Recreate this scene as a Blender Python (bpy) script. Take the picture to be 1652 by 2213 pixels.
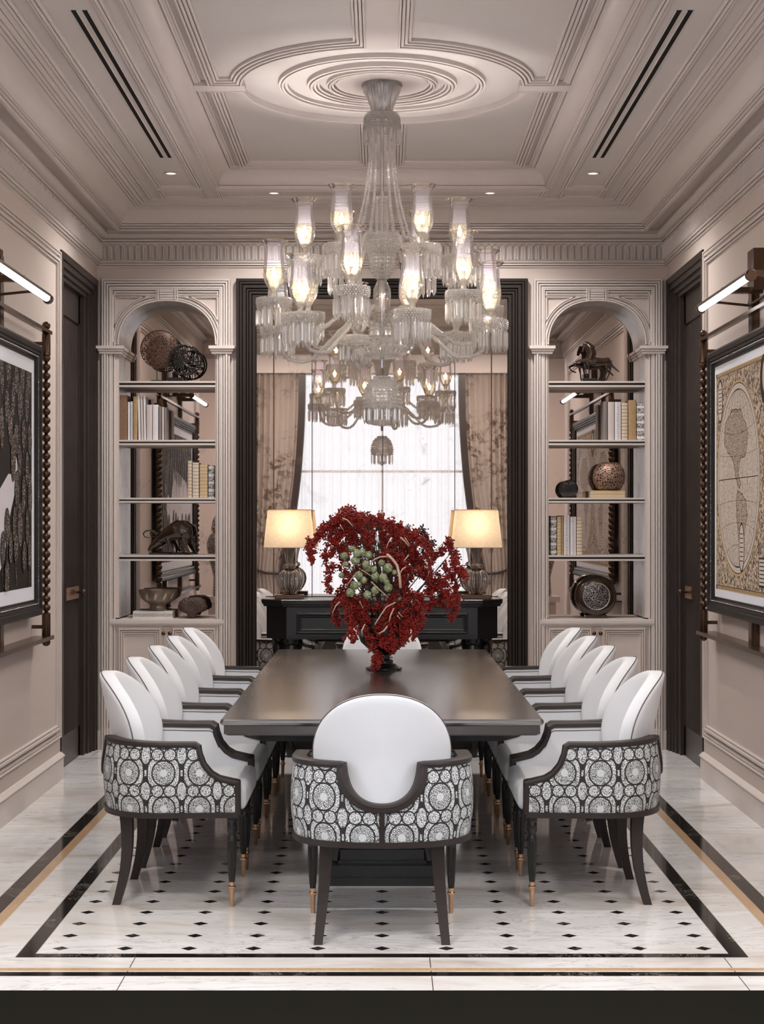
import bpy, math, random
from mathutils import Vector, Matrix
random.seed(7)
R = math.radians
PI = math.pi
for o in list(bpy.data.objects): bpy.data.objects.remove(o, do_unlink=True)
sc = bpy.context.scene
COL = sc.collection
# ------------------------------------------------------------------ camera, world, lights, exposure
F = 3500.0; EYE = 1.55; HZ = 1130.0
YB = 11.1      # back wall
HW = 1.955     # half width of the dining room
YF = 5.37      # where the stone floor ends
YC = 8.28      # centre of ceiling rose
cd = bpy.data.cameras.new('camera'); cam = bpy.data.objects.new('camera', cd); COL.objects.link(cam)
cd.sensor_fit = 'HORIZONTAL'; cd.sensor_width = 36; cd.lens = 36*F/1652.0; cd.shift_y = 23.5/1652.0
cam.location = (0, 0, EYE); cam.rotation_euler = (R(90), 0, 0); cd.clip_start = .1; cd.clip_end = 100
sc.camera = cam
sc.view_settings.view_transform = 'Standard'; sc.view_settings.look = 'None'
sc.view_settings.gamma = 1; sc.view_settings.use_curve_mapping = False
sc.view_settings.exposure = 0.12
W = bpy.data.worlds.new('sky'); sc.world = W; W.use_nodes = True
W.node_tree.nodes['Background'].inputs[0].default_value = (.86, .92, 1, 1)
W.node_tree.nodes['Background'].inputs[1].default_value = 1.6

def area(name, loc, rot, sx, sy, power, col, spread=None):
    l = bpy.data.lights.new(name, 'AREA'); l.shape = 'RECTANGLE'; l.size = sx; l.size_y = sy
    l.energy = power; l.color = col
    if spread: l.spread = R(spread)
    o = bpy.data.objects.new(name, l); o.location = loc; o.rotation_euler = rot; COL.objects.link(o); return o
def point(name, loc, power, col, rad=.03, parent=None):
    l = bpy.data.lights.new(name, 'POINT'); l.energy = power; l.color = col; l.shadow_soft_size = rad
    o = bpy.data.objects.new(name, l); o.location = loc; COL.objects.link(o)
    if parent: o.parent = parent
    return o
DAY = (.93, .96, 1.0)
WARM = (1.0, .80, .58)
DAYLIGHT_POWER = 13
HALL_FILL_POWER = 60
SIDE_FILL_POWER = 200
DOWN_POWER = 85
BULB_EMIT = 6
BULB_POWER = 31
LAMP_POWER = 1.6
TUBE_EMIT = 7
area('daylight_and_fill', (0, -.95, 2.0), (R(90), 0, 0), 2.5, 3.4, DAYLIGHT_POWER, DAY)          # sky light outside the tall window

# ------------------------------------------------------------------ mesh helper
def vec(*a): return Vector(a)
class MB:
    def __init__(s): s.v = []; s.f = []; s.uv = {}; s.mi = []; s.cur = 0
    def add(s, vs, fs, uvs=None):
        b = len(s.v); s.v += [tuple(p) for p in vs]
        s.f += [tuple(i+b for i in f) for f in fs]; s.mi += [s.cur]*len(fs)
        if uvs:
            for i, u in enumerate(uvs): s.uv[b+i] = u
        return s
    def box(s, x0, x1, y0, y1, z0, z1):
        v = [(x, y, z) for x in (x0, x1) for y in (y0, y1) for z in (z0, z1)]
        return s.add(v, [(0,1,3,2),(4,6,7,5),(0,4,5,1),(2,3,7,6),(0,2,6,4),(1,5,7,3)])
    def rbox(s, x0, x1, y0, y1, z0, z1, b=.01, n=3):
        # rounded box: rounded rectangle rings in plan, bevelled at top and bottom
        rings = []
        def ring(inset, z, rad):
            pts = []
            X0, X1, Y0, Y1 = x0+inset, x1-inset, y0+inset, y1-inset
            rad = max(rad, 1e-4)
            for cx, cy, a0 in ((X1-rad, Y1-rad, 0), (X0+rad, Y1-rad, 90), (X0+rad, Y0+rad, 180), (X1-rad, Y0+rad, 270)):
                for k in range(n+1):
                    a = R(a0+90*k/n); pts.append((cx+rad*math.cos(a), cy+rad*math.sin(a), z))
            return pts
        for k in range(n+1):
            a = PI/2*k/n; rings.append(ring(b*(1-math.sin(a)), z0+b*(1-math.cos(a)), b*math.sin(a)+.0005))
        for k in range(n+1):
            a = PI/2*(1-k/n); rings.append(ring(b*(1-math.sin(a)), z1-b*(1-math.cos(a)), b*math.sin(a)+.0005))
        return s.loft(rings, True, True)
    def loft(s, rings, closed=True, caps=False):
        n = len(rings[0]); vs = [p for r in rings for p in r]; fs = []
        m = n if closed else n-1
        for i in range(len(rings)-1):
            for j in range(m):
                a = i*n+j; b = i*n+(j+1) % n
                fs.append((a, b, b+n, a+n))
        if caps: fs.append(tuple(range(n))[::-1]); fs.append(tuple((len(rings)-1)*n+j for j in range(n)))
        return s.add(vs, fs)
    def lathe(s, prof, c=(0,0,0), seg=24, flute=0, depth=0, ax='z', cap=True):
        rings = []
        for r, z in prof:
            ring = []
            for k in range(seg):
                a = 2*PI*k/seg; rr = r*(1-depth*(.5-.5*math.cos(flute*a))) if flute else r
                if ax == 'z': ring.append((c[0]+rr*math.cos(a), c[1]+rr*math.sin(a), c[2]+z))
                elif ax == 'y': ring.append((c[0]+rr*math.cos(a), c[1]+z, c[2]+rr*math.sin(a)))
                else: ring.append((c[0]+z, c[1]+rr*math.cos(a), c[2]+rr*math.sin(a)))
            rings.append(ring)
        return s.loft(rings, True, cap)
    def tube(s, pts, r, seg=8, closed=False, caps=True, flat=1.0):
        pts = [Vector(p) for p in pts]; n = len(pts); rings = []
        up = None
        for i, p in enumerate(pts):
            a = pts[(i-1) % n] if (closed or i > 0) else p; b = pts[(i+1) % n] if (closed or i < n-1) else p
            t = (b-a)
            if t.length < 1e-9: t = Vector((0,0,1))
            t.normalize()
            if up is None:
                up = Vector((0,0,1)) if abs(t.z) < .9 else Vector((0,1,0))
            u = up - t*up.dot(t)
            if u.length < 1e-6: u = t.orthogonal()
            u.normalize(); up = u; w = t.cross(u)
            rr = r[i] if isinstance(r, (list, tuple)) else r
            rings.append([p+u*(rr*math.cos(2*PI*k/seg))+w*(rr*flat*math.sin(2*PI*k/seg)) for k in range(seg)])
        if closed: rings.append(rings[0])
        return s.loft(rings, True, caps and not closed)
    def sweep(s, prof, path, O, U, V, N, closed=True):
        # prof: (offset to the left of the path, height along N); path in (U,V) plane coordinates
        O, U, V, N = Vector(O), Vector(U), Vector(V), Vector(N)
        n = len(path); rings = []
        for i in range(n):
            p = Vector(path[i]).to_2d() if False else Vector((path[i][0], path[i][1]))
            def d(i0, i1):
                q = Vector((path[i1][0]-path[i0][0], path[i1][1]-path[i0][1])); q.normalize(); return q
            if closed: d1 = d((i-1) % n, i); d2 = d(i, (i+1) % n)
            else:
                d1 = d(i-1, i) if i > 0 else d(0, 1); d2 = d(i, i+1) if i < n-1 else d1
            n1 = Vector((-d1.y, d1.x)); n2 = Vector((-d2.y, d2.x))
            m = (n1+n2)/max(.25, 1+n1.dot(n2))
            ring = []
            for a, b in prof:
                q = p+m*a; ring.append(O+U*q.x+V*q.y+N*b)
            rings.append(ring)
        if closed: rings.append(rings[0])
        return s.loft(rings, False)
    def grid(s, fn, nu, nv, uvf=None):
        vs = []; uvs = []
        for i in range(nu+1):
            for j in range(nv+1):
                vs.append(fn(i/nu, j/nv)); uvs.append(uvf(i/nu, j/nv) if uvf else (0, 0))
        fs = [(i*(nv+1)+j, (i+1)*(nv+1)+j, (i+1)*(nv+1)+j+1, i*(nv+1)+j+1) for i in range(nu) for j in range(nv)]
        return s.add(vs, fs, uvs if uvf else None)
    def ball(s, c, r, seg=12, rings=8, sc_=(1,1,1)):
        vs = [(c[0], c[1], c[2]+r*sc_[2])]; fs = []
        for i in range(1, rings):
            a = PI*i/rings
            for k in range(seg):
                b = 2*PI*k/seg
                vs.append((c[0]+r*sc_[0]*math.sin(a)*math.cos(b), c[1]+r*sc_[1]*math.sin(a)*math.sin(b), c[2]+r*sc_[2]*math.cos(a)))
        vs.append((c[0], c[1], c[2]-r*sc_[2])); L = len(vs)-1
        for k in range(seg):
            fs.append((0, 1+k, 1+(k+1) % seg)); fs.append((L, L-seg+(k+1) % seg, L-seg+k))
        for i in range(rings-2):
            for k in range(seg):
                a = 1+i*seg+k; b = 1+i*seg+(k+1) % seg
                fs.append((a, a+seg, b+seg, b))
        return s.add(vs, fs)
    def ico(s, c, r):
        t = (1+5**.5)/2; q = r/math.sqrt(1+t*t)
        V0 = [(-1,t,0),(1,t,0),(-1,-t,0),(1,-t,0),(0,-1,t),(0,1,t),(0,-1,-t),(0,1,-t),(t,0,-1),(t,0,1),(-t,0,-1),(-t,0,1)]
        F0 = [(0,11,5),(0,5,1),(0,1,7),(0,7,10),(0,10,11),(1,5,9),(5,11,4),(11,10,2),(10,7,6),(7,1,8),(3,9,4),(3,4,2),(3,2,6),(3,6,8),(3,8,9),(4,9,5),(2,4,11),(6,2,10),(8,6,7),(9,8,1)]
        return s.add([(c[0]+x*q, c[1]+y*q, c[2]+z*q) for x, y, z in V0], F0)
    def poly(s, pts): return s.add(pts, [tuple(range(len(pts)))])
    def xf(s, M):
        s.v = [tuple(M @ Vector(p)) for p in s.v]; return s
    def build(s, name, mats, parent=None, smooth=False, loc=None, angle=None):
        me = bpy.data.meshes.new(name); me.from_pydata(s.v, [], s.f)
        if not isinstance(mats, (list, tuple)): mats = [mats]
        for m in mats: me.materials.append(m)
        for p, mi in zip(me.polygons, s.mi): p.material_index = min(mi, len(mats)-1)
        if s.uv:
            ul = me.uv_layers.new(name='UVMap')
            for lp in me.loops: ul.data[lp.index].uv = s.uv.get(lp.vertex_index, (0, 0))
        import bmesh
        bm = bmesh.new(); bm.from_mesh(me); bmesh.ops.recalc_face_normals(bm, faces=bm.faces); bm.to_mesh(me); bm.free()
        if smooth:
            for p in me.polygons: p.use_smooth = True
            if angle: me.set_sharp_from_angle(angle=R(angle))
        o = bpy.data.objects.new(name, me); COL.objects.link(o)
        if parent: o.parent = parent
        if loc: o.location = loc
        return o

def SL(x0, segs, floor, g=.004, sg=1):
    pr = [(x0, floor)]; x = x0
    for i, (w_, h_) in enumerate(segs):
        pr += [(x, h_), (x+sg*w_*.2, h_+.0012*(1 if h_ > floor else -1)), (x+sg*w_*.8, h_+.0012*(1 if h_ > floor else -1)), (x+sg*w_, h_), (x+sg*w_, floor)]; x += sg*(w_+g)
        if i < len(segs)-1: pr.append((x, floor))
    return pr
def tag(o, label=None, cat=None, group=None, kind=None):
    if label: o['label'] = label
    if cat: o['category'] = cat
    if group: o['group'] = group
    if kind: o['kind'] = kind
    return o
def thing(name, label, cat, loc=(0,0,0), rotz=0, group=None):
    o = bpy.data.objects.new(name, None); o.empty_display_size = .1; COL.objects.link(o)
    o.location = loc; o.rotation_euler = (0, 0, rotz); return tag(o, label, cat, group)
def struct(o): o['kind'] = 'structure'; return o
def kids(o): return [c for c in COL.objects if c.parent == o]
def copy_tree(o, parent=None):
    c = o.copy(); COL.objects.link(c)
    if parent: c.parent = parent
    for ch in kids(o): copy_tree(ch, c)
    return c
def P(px, py, Y): return Vector(((px-826)*Y/F, Y, EYE-(py-HZ)*Y/F))
def XZ(px, py, Y=YB): p = P(px, py, Y); return p.x, p.z

# ------------------------------------------------------------------ materials
class NT:
    def __init__(s, name):
        s.mat = bpy.data.materials.new(name); s.mat.use_nodes = True; s.t = s.mat.node_tree
        s.t.nodes.clear(); s.out = s.t.nodes.new('ShaderNodeOutputMaterial')
    def n(s, ty, **kw):
        nd = s.t.nodes.new(ty)
        for k, v in kw.items():
            if hasattr(nd, k) and k not in ('Scale',): setattr(nd, k, v)
        return nd
    def link(s, a, b): s.t.links.new(a, b)
    def put(s, v, sock):
        if isinstance(v, bpy.types.NodeSocket): s.link(v, sock)
        else:
            if sock.type == 'RGBA' and len(v) == 3: v = (*v, 1)
            sock.default_value = v
    def m(s, op, a, b=None, c=None, clamp=False):
        nd = s.t.nodes.new('ShaderNodeMath'); nd.operation = op; nd.use_clamp = clamp
        s.put(a, nd.inputs[0])
        if b is not None: s.put(b, nd.inputs[1])
        if c is not None: s.put(c, nd.inputs[2])
        return nd.outputs[0]
    def mix(s, f, a, b):
        nd = s.t.nodes.new('ShaderNodeMix'); nd.data_type = 'RGBA'
        s.put(f, nd.inputs[0]); s.put(a, nd.inputs[6]); s.put(b, nd.inputs[7]); return nd.outputs[2]
    def coord(s, which='Object'):
        return s.n('ShaderNodeTexCoord').outputs[which]
    def xyz(s, v):
        nd = s.n('ShaderNodeSeparateXYZ'); s.link(v, nd.inputs[0]); return nd.outputs
    def noise(s, v, scale, detail=4, rough=.5, dist=0):
        nd = s.n('ShaderNodeTexNoise'); s.link(v, nd.inputs['Vector']); nd.inputs['Scale'].default_value = scale
        nd.inputs['Detail'].default_value = detail; nd.inputs['Roughness'].default_value = rough; nd.inputs['Distortion'].default_value = dist
        return nd.outputs[0]
    def voro(s, v, scale, feature='F1', out='Distance'):
        nd = s.n('ShaderNodeTexVoronoi'); nd.feature = feature; s.link(v, nd.inputs['Vector']); nd.inputs['Scale'].default_value = scale
        return nd.outputs[out]
    def scale(s, v, sx, sy, sz):
        nd = s.n('ShaderNodeMapping'); s.link(v, nd.inputs[0]); nd.inputs['Scale'].default_value = (sx, sy, sz); return nd.outputs[0]
    def ramp(s, f, stops):
        nd = s.n('ShaderNodeValToRGB'); s.put(f, nd.inputs[0]); e = nd.color_ramp.elements
        while len(e) < len(stops): e.new(.5)
        for i, (p, c) in enumerate(stops): e[i].position = p; e[i].color = (*c, 1) if len(c) == 3 else c
        return nd.outputs[0]
    def bump(s, h, strength=.3, dist=.01):
        nd = s.n('ShaderNodeBump'); s.put(h, nd.inputs['Height']); nd.inputs['Strength'].default_value = strength
        nd.inputs['Distance'].default_value = dist; return nd.outputs[0]
    def pbr(s, color, rough=.5, metal=0, spec=.5, normal=None, coat=0, trans=0, ior=1.5, emit=None, estr=0, sheen=0, coatr=.05, cior=1.5):
        nd = s.n('ShaderNodeBsdfPrincipled')
        s.put(color, nd.inputs['Base Color']); s.put(rough, nd.inputs['Roughness']); s.put(metal, nd.inputs['Metallic'])
        s.put(spec, nd.inputs['Specular IOR Level']); nd.inputs['Coat Weight'].default_value = coat
        nd.inputs['Coat Roughness'].default_value = coatr; nd.inputs['Coat IOR'].default_value = cior
        nd.inputs['Transmission Weight'].default_value = trans; nd.inputs['IOR'].default_value = ior
        nd.inputs['Sheen Weight'].default_value = sheen
        if emit: s.put(emit, nd.inputs['Emission Color']); nd.inputs['Emission Strength'].default_value = estr
        if normal: s.link(normal, nd.inputs['Normal'])
        return nd.outputs[0]
    def shader(s, ty, **kw):
        nd = s.n(ty)
        for k, v in kw.items(): s.put(v, nd.inputs[k])
        return nd.outputs[0]
    def mixs(s, f, a, b):
        nd = s.n('ShaderNodeMixShader'); s.put(f, nd.inputs[0]); s.link(a, nd.inputs[1]); s.link(b, nd.inputs[2]); return nd.outputs[0]
    def done(s, sh): s.link(sh, s.out.inputs[0]); return s.mat
def srgb(r, g, b):
    f = lambda c: (c/255/12.92) if c <= 10 else ((c/255+.055)/1.055)**2.4
    return (f(r), f(g), f(b))
def simple(name, col, rough=.5, metal=0, spec=.5, coat=0, var=.06, vs=6, bump=0, bs=200, sheen=0, coatr=.05, cior=1.5):
    t = NT(name); c = t.coord()
    k = t.noise(c, vs, 3)
    dark = tuple(x*(1-var) for x in col); lite = tuple(min(1, x*(1+var)) for x in col)
    col2 = t.mix(k, dark, lite)
    nrm = t.bump(t.noise(c, bs, 2), bump, .002) if bump else None
    return t.done(t.pbr(col2, rough, metal, spec, nrm, coat, sheen=sheen, coatr=coatr, cior=cior))
M = {}
WALLC = (.60, .515, .475)
M['wall'] = simple('painted_wall', WALLC, .55, var=.03, vs=1.5, bump=.03, bs=300)
M['ceil'] = simple('painted_ceiling', (.57, .525, .50), .6, var=.02, vs=1.2)
M['trimw'] = simple('painted_trim', (.63, .565, .535), .42, var=.02, vs=3)
M['dark'] = simple('dark_stained_wood', (.030, .0215, .019), .33, var=.25, vs=9, spec=.4)
M['darkfr'] = simple('dark_frame_wood', (.022, .016, .014), .6, var=.2, vs=4, spec=.2)
M['tabled'] = simple('ebonised_table_wood', (.020, .011, .0065), .45, var=.15, vs=3, spec=.3, coat=1, coatr=.21, cior=2.3)
M['black'] = simple('black_lacquer', (.008, .0075, .0075), .3, var=.1)
M['white'] = simple('white_upholstery', (.66, .675, .71), .55, var=.02, vs=20, bump=.04, bs=600, sheen=.1)
M['pipe'] = simple('grey_piping', (.10, .09, .09), .6)
M['brass'] = simple('aged_brass', (.62, .40, .25), .28, metal=1, var=.12, vs=30)
M['bronze'] = simple('dark_bronze', (.10, .058, .038), .24, metal=.75, var=.2, vs=12)
M['silver'] = simple('polished_nickel', (.62, .60, .60), .15, metal=1)
M['gold'] = simple('gilt_rim', (.85, .62, .34), .25, metal=1)
M['void'] = simple('void_black', (.0125, .012, .010), 1.0, spec=0, var=.04)  # flat near-black standing in for the void before the stone floor
M['matw'] = simple('white_mat_board', (.72, .73, .80), .8, var=.01)
M['vent'] = simple('vent_black', (.012, .012, .010), .8, spec=.1)

def mk_rock():
    t = NT('brown_stone'); co = t.coord(); v = t.voro(co, 55, 'DISTANCE_TO_EDGE'); n = t.noise(co, 40, 5, .7, 2)
    h = t.m('MULTIPLY', t.m('LESS_THAN', t.m('ABSOLUTE', t.m('SUBTRACT', n, .5)), .045), 1.0)
    col = t.mix(h, (.13, .07, .05), (.035, .02, .015))
    return t.done(t.pbr(col, .5, normal=t.bump(t.m('ADD', v, t.m('MULTIPLY', h, -.3)), .8, .006)))
M['rock'] = mk_rock()
def mk_fabric():
    t = NT('medallion_fabric'); uv = t.coord('UV'); X = t.xyz(uv); m = t.m
    cell = lambda a, per: m('SUBTRACT', m('FRACT', m('ADD', m('DIVIDE', a, per), .5)), .5)
    p = cell(m('ADD', X[0], .0713), .1426); q = cell(m('SUBTRACT', X[1], .114), .145)
    ap = m('ABSOLUTE', p); aq = m('ABSOLUTE', q)
    hyp = lambda a, b: m('SQRT', m('ADD', m('MULTIPLY', a, a), m('MULTIPLY', b, b)))
    c = hyp(p, q)
    def line(d, r, w): return m('SUBTRACT', 1, m('SMOOTH_MIN', m('DIVIDE', m('ABSOLUTE', m('SUBTRACT', d, r)), w), 1, .1), clamp=True)
    def near(d, w):  # 1 when d < w
        return m('LESS_THAN', d, w)
    L1 = near(m('ABSOLUTE', m('SUBTRACT', hyp(p, m('MULTIPLY', q, .92)), .315)), .021)
    d2 = hyp(m('SUBTRACT', ap, .175), m('SUBTRACT', aq, .5))
    L2 = near(m('ABSOLUTE', m('SUBTRACT', d2, .165)), .017)
    L3 = m('MULTIPLY', near(m('ABSOLUTE', m('SUBTRACT', c, m('MULTIPLY_ADD', m('COSINE', m('MULTIPLY', m('ARCTAN2', aq, ap), 4)), -.025, .475))), .022), m('GREATER_THAN', d2, .165))
    d4 = hyp(m('SUBTRACT', ap, .5), q)
    out = m('MULTIPLY', m('GREATER_THAN', c, .455), m('LESS_THAN', m('ABSOLUTE', m('SUBTRACT', aq, .10)), .11))
    ros = m('LESS_THAN', d4, .085)
    dark = m('MAXIMUM', m('MAXIMUM', L1, L2), m('MAXIMUM', L3, m('MULTIPLY', out, m('SUBTRACT', 1, ros))))
    # crown motif between the medallions
    crown = hyp(m('MULTIPLY', m('SUBTRACT', ap, .5), 1.6), m('MULTIPLY', m('SUBTRACT', aq, .5), .8))
    L5 = near(m('ABSOLUTE', m('SUBTRACT', crown, .22)), .02)
    dark = m('MAXIMUM', dark, m('MULTIPLY', L5, m('GREATER_THAN', c, .46)))
    # lace
    ang = m('ARCTAN2', p, q)
    rad = m('MULTIPLY', m('SINE', m('MULTIPLY', ang, 22)), m('SINE', m('MULTIPLY', c, 95)))
    rad = m('MULTIPLY', m('GREATER_THAN', rad, .22), m('LESS_THAN', c, .29))
    vo = t.voro(t.scale(uv, 1, 1, 1), 155, 'DISTANCE_TO_EDGE')
    lace = m('LESS_THAN', vo, .10)
    vor = t.voro(uv, 155, 'F1'); dots = m('LESS_THAN', vor, .20)
    lace = m('MAXIMUM', lace, dots)
    lace = m('MULTIPLY', lace, m('GREATER_THAN', c, .10))
    dk = m('MAXIMUM', dark, m('MULTIPLY', m('MAXIMUM', lace, rad), .88))
    col = t.mix(dk, (.76, .80, .82), (.030, .027, .026))
    return t.done(t.pbr(col, .75, spec=.2, normal=t.bump(m('MULTIPLY', dk, -1), .2, .001)))
M['fabric'] = mk_fabric()

def mk_floor():
    t = NT('inlaid_marble_floor'); co = t.coord(); X = t.xyz(co); m = t.m
    ax = m('ABSOLUTE', X[0]); ay = m('ABSOLUTE', m('SUBTRACT', X[1], YC))
    cell = lambda a, per: m('ABSOLUTE', m('SUBTRACT', m('FRACT', m('ADD', m('DIVIDE', a, per), .5)), .5))
    dx = m('MULTIPLY', cell(X[0], .2343), .2343); dy = m('MULTIPLY', cell(m('SUBTRACT', X[1], 5.899), .1826), .1826)
    dia = m('LESS_THAN', m('ADD', m('DIVIDE', dx, .031), m('DIVIDE', dy, .0275)), 1)
    dia = m('MULTIPLY', dia, m('MULTIPLY', m('LESS_THAN', ax, 1.22), m('LESS_THAN', ay, 2.42)))
    def band(a0, b0, wa, wb):
        k = m('MAXIMUM', m('DIVIDE', m('SUBTRACT', ax, a0), wa), m('DIVIDE', m('SUBTRACT', ay, b0), wb))
        return m('MULTIPLY', m('GREATER_THAN', k, 0), m('LESS_THAN', k, 1))
    b1 = band(1.247, 2.453, .062, .050)
    wd = band(1.468, 2.640, .047, .036)
    b2 = band(1.515, 2.690, .068, .050)
    # thin pale grouts either side of the bands
    g = m('MAXIMUM', m('MAXIMUM', band(1.243, 2.449, .004, .004), band(1.309, 2.503, .004, .004)), m('MAXIMUM', band(1.583, 2.740, .004, .004), band(1.463, 2.636, .003, .003)))
    black = m('MAXIMUM', dia, m('MAXIMUM', b1, b2))
    n1 = t.noise(t.scale(co, .55, 1.6, 1), 1.6, 8, .6, 1.4)
    n2 = t.noise(t.scale(co, .4, 1.5, 1), 3.1, 8, .65, 2.5)
    marble = t.ramp(n1, [(.28, (.50, .44, .40)), (.44, (.72, .70, .685)), (.60, (.79, .795, .81)), (.8, (.73, .715, .71))])
    vein = m('SUBTRACT', 1, m('MULTIPLY', m('ABSOLUTE', m('SUBTRACT', n2, .5)), 45), clamp=True)
    vein = m('MULTIPLY', vein, m('GREATER_THAN', n1, .50))
    marble = t.mix(m('MULTIPLY', vein, .45), marble, (.22, .19, .165))
    # slab joints in the outer stone
    jt = m('MULTIPLY', m('LESS_THAN', cell(m('ADD', X[1], .31), 1.22), .0014), m('GREATER_THAN', ax, 1.583))
    jt2 = m('MULTIPLY', m('LESS_THAN', cell(m('SUBTRACT', X[0], .17), 1.05), .0018), m('GREATER_THAN', ay, 2.50))
    marble = t.mix(m('MAXIMUM', jt, jt2), marble, (.12, .10, .09))
    vn = t.noise(co, 7, 6, .7, 3.0)
    wv = m('SUBTRACT', 1, m('MULTIPLY', m('ABSOLUTE', m('SUBTRACT', vn, .5)), 90), clamp=True)
    wv = m('MULTIPLY', wv, m('GREATER_THAN', t.noise(co, 3.3, 2), .56))
    blk = t.mix(m('MULTIPLY', wv, .8), (.012, .011, .010), (.55, .5, .46))
    wood = t.mix(t.noise(t.scale(co, 8, 1.2, 1), 5, 4), (.42, .27, .15), (.60, .42, .26))
    col = t.mix(black, marble, blk); col = t.mix(wd, col, wood); col = t.mix(g, col, (.62, .60, .57))
    return t.done(t.pbr(col, .07, spec=.42))
M['floor'] = mk_floor()

def mk_mirror(name, patina=.35, col=(.69, .62, .57)):
    t = NT(name); co = t.coord()
    a = t.noise(co, 5.5, 10, .72, .6); b = t.noise(t.scale(co, 1, 1, .35), 1.6, 3)
    k = t.m('MULTIPLY', t.m('MULTIPLY_ADD', a, 9, -5.0, clamp=True), t.m('MULTIPLY_ADD', b, 5, -2.3, clamp=True))
    k = t.m('MULTIPLY', k, patina)
    haze = t.m('MULTIPLY_ADD', t.noise(co, 2.3, 6, .6), .10, .0)
    gl = t.shader('ShaderNodeBsdfGlossy', Color=col, Roughness=.012)
    df = t.pbr((.16, .115, .08), .5)
    return t.done(t.mixs(t.m('ADD', k, t.m('MULTIPLY', haze, patina), clamp=True), gl, df))
def mk_leaf():
    t = NT('silver_leaf'); co = t.coord(); n = t.noise(t.scale(co, 1, 1, .5), 16, 8, .75, .8)
    f = t.m('MULTIPLY_ADD', n, 7, -3.6, clamp=True)
    return t.done(t.pbr(t.mix(f, (.60, .60, .60), (.27, .25, .24)), .3, .55))
M['silverleaf'] = mk_leaf()
M['mirror'] = mk_mirror('antique_mirror', .75)
M['mirror2'] = mk_mirror('niche_mirror', .95, (.52, .45, .41))

def mk_crystal(name, tint=(1, .985, .97), dif=.07, rough=.015, gl=.42):
    t = NT(name)
    fac = t.n('ShaderNodeLayerWeight'); fac.inputs[0].default_value = .35
    gls = t.shader('ShaderNodeBsdfGlass', Color=tint, Roughness=rough, IOR=1.5)
    tr = t.shader('ShaderNodeBsdfTransparent', Color=(.96, .945, .93))
    a = t.mixs(.36, gls, tr)
    go = t.shader('ShaderNodeBsdfGlossy', Color=(1, 1, 1), Roughness=.16)
    a = t.mixs(t.m('MULTIPLY_ADD', fac.outputs['Facing'], .35, gl*.5, clamp=True), a, go)
    d = t.shader('ShaderNodeBsdfDiffuse', Color=(.9, .88, .88)); tl = t.shader('ShaderNodeBsdfTranslucent', Color=(.9, .88, .88))
    return t.done(t.mixs(dif, a, t.mixs(.5, d, tl)))
M['crystal'] = mk_crystal('cut_crystal')
M['bead'] = mk_crystal('crystal_beads', dif=.07, rough=.02, gl=.5)
def mk_shade():
    t = NT('etched_hurricane_glass'); co = t.coord(); X = t.xyz(co)
    uv = t.xyz(t.coord('UV'))
    low = t.m('LESS_THAN', uv[1], .47)
    vo = t.voro(t.scale(t.coord('UV'), 30, 16, 1), 1.0, 'DISTANCE_TO_EDGE')
    br = t.m('MULTIPLY', low, t.m('LESS_THAN', vo, .10))
    nrm = t.bump(t.m('MULTIPLY', vo, low), .5, .003)
    tint = t.mix(low, (.97, .95, 1.0), (1.0, .93, .80))
    tr = t.shader('ShaderNodeBsdfTransparent', Color=tint)
    dl = t.mixs(.5, t.shader('ShaderNodeBsdfTranslucent', Color=tint), t.shader('ShaderNodeBsdfDiffuse', Color=tint))
    a = t.mixs(t.m('MULTIPLY_ADD', low, -.012, .055), tr, dl)
    a = t.mixs(t.m('MULTIPLY', br, .35), a, t.shader('ShaderNodeBsdfDiffuse', Color=(.55, .46, .33)))
    fw = t.n('ShaderNodeFresnel'); fw.inputs[0].default_value = 1.45
    g = t.n('ShaderNodeBsdfGlossy'); g.inputs['Roughness'].default_value = .05; t.link(nrm, g.inputs['Normal'])
    return t.done(t.mixs(t.m('MULTIPLY', fw.outputs[0], .8, clamp=True), a, g.outputs[0]))
M['hurr'] = mk_shade()
def mk_clear(name, tint=(.9, .88, .87), dens=.10):
    t = NT(name); tr = t.shader('ShaderNodeBsdfTransparent', Color=tint)
    fw = t.n('ShaderNodeFresnel'); fw.inputs[0].default_value = 1.5
    g = t.shader('ShaderNodeBsdfGlossy', Color=(1, 1, 1), Roughness=.04)
    a = t.mixs(t.m('MULTIPLY_ADD', fw.outputs[0], 1.3, .04, clamp=True), tr, g)
    return t.done(t.mixs(dens, a, t.shader('ShaderNodeBsdfDiffuse', Color=(.7, .68, .66))))
M['clear'] = mk_clear('clear_glass', dens=.12)
M['pane'] = mk_clear('window_glass', (.97, .98, 1), .01)
def mk_emit(name, col, st):
    t = NT(name); return t.done(t.shader('ShaderNodeEmission', Color=col, Strength=st))
M['bulb'] = mk_emit('lit_bulb', (1, .90, .76), BULB_EMIT)
M['tubeE'] = mk_emit('lit_tube', (1, .97, .95), TUBE_EMIT)
M['spotE'] = mk_emit('lit_downlight', (1, .93, .86), 1.6)
def mk_lampshade():
    t = NT('linen_lampshade'); co = t.coord()
    w = t.noise(t.scale(co, 40, 40, 260), 1.0, 3)
    w2 = t.noise(t.scale(co, 60, 60, 6), 1, 2)
    col = t.mix(t.m('MULTIPLY_ADD', w, 2.4, -.7, clamp=True), (.78, .66, .50), (.93, .85, .72))
    d = t.shader('ShaderNodeBsdfDiffuse', Color=col); tl = t.shader('ShaderNodeBsdfTranslucent', Color=col)
    return t.done(t.mixs(.5, d, tl))
M['shade'] = mk_lampshade()
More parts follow.
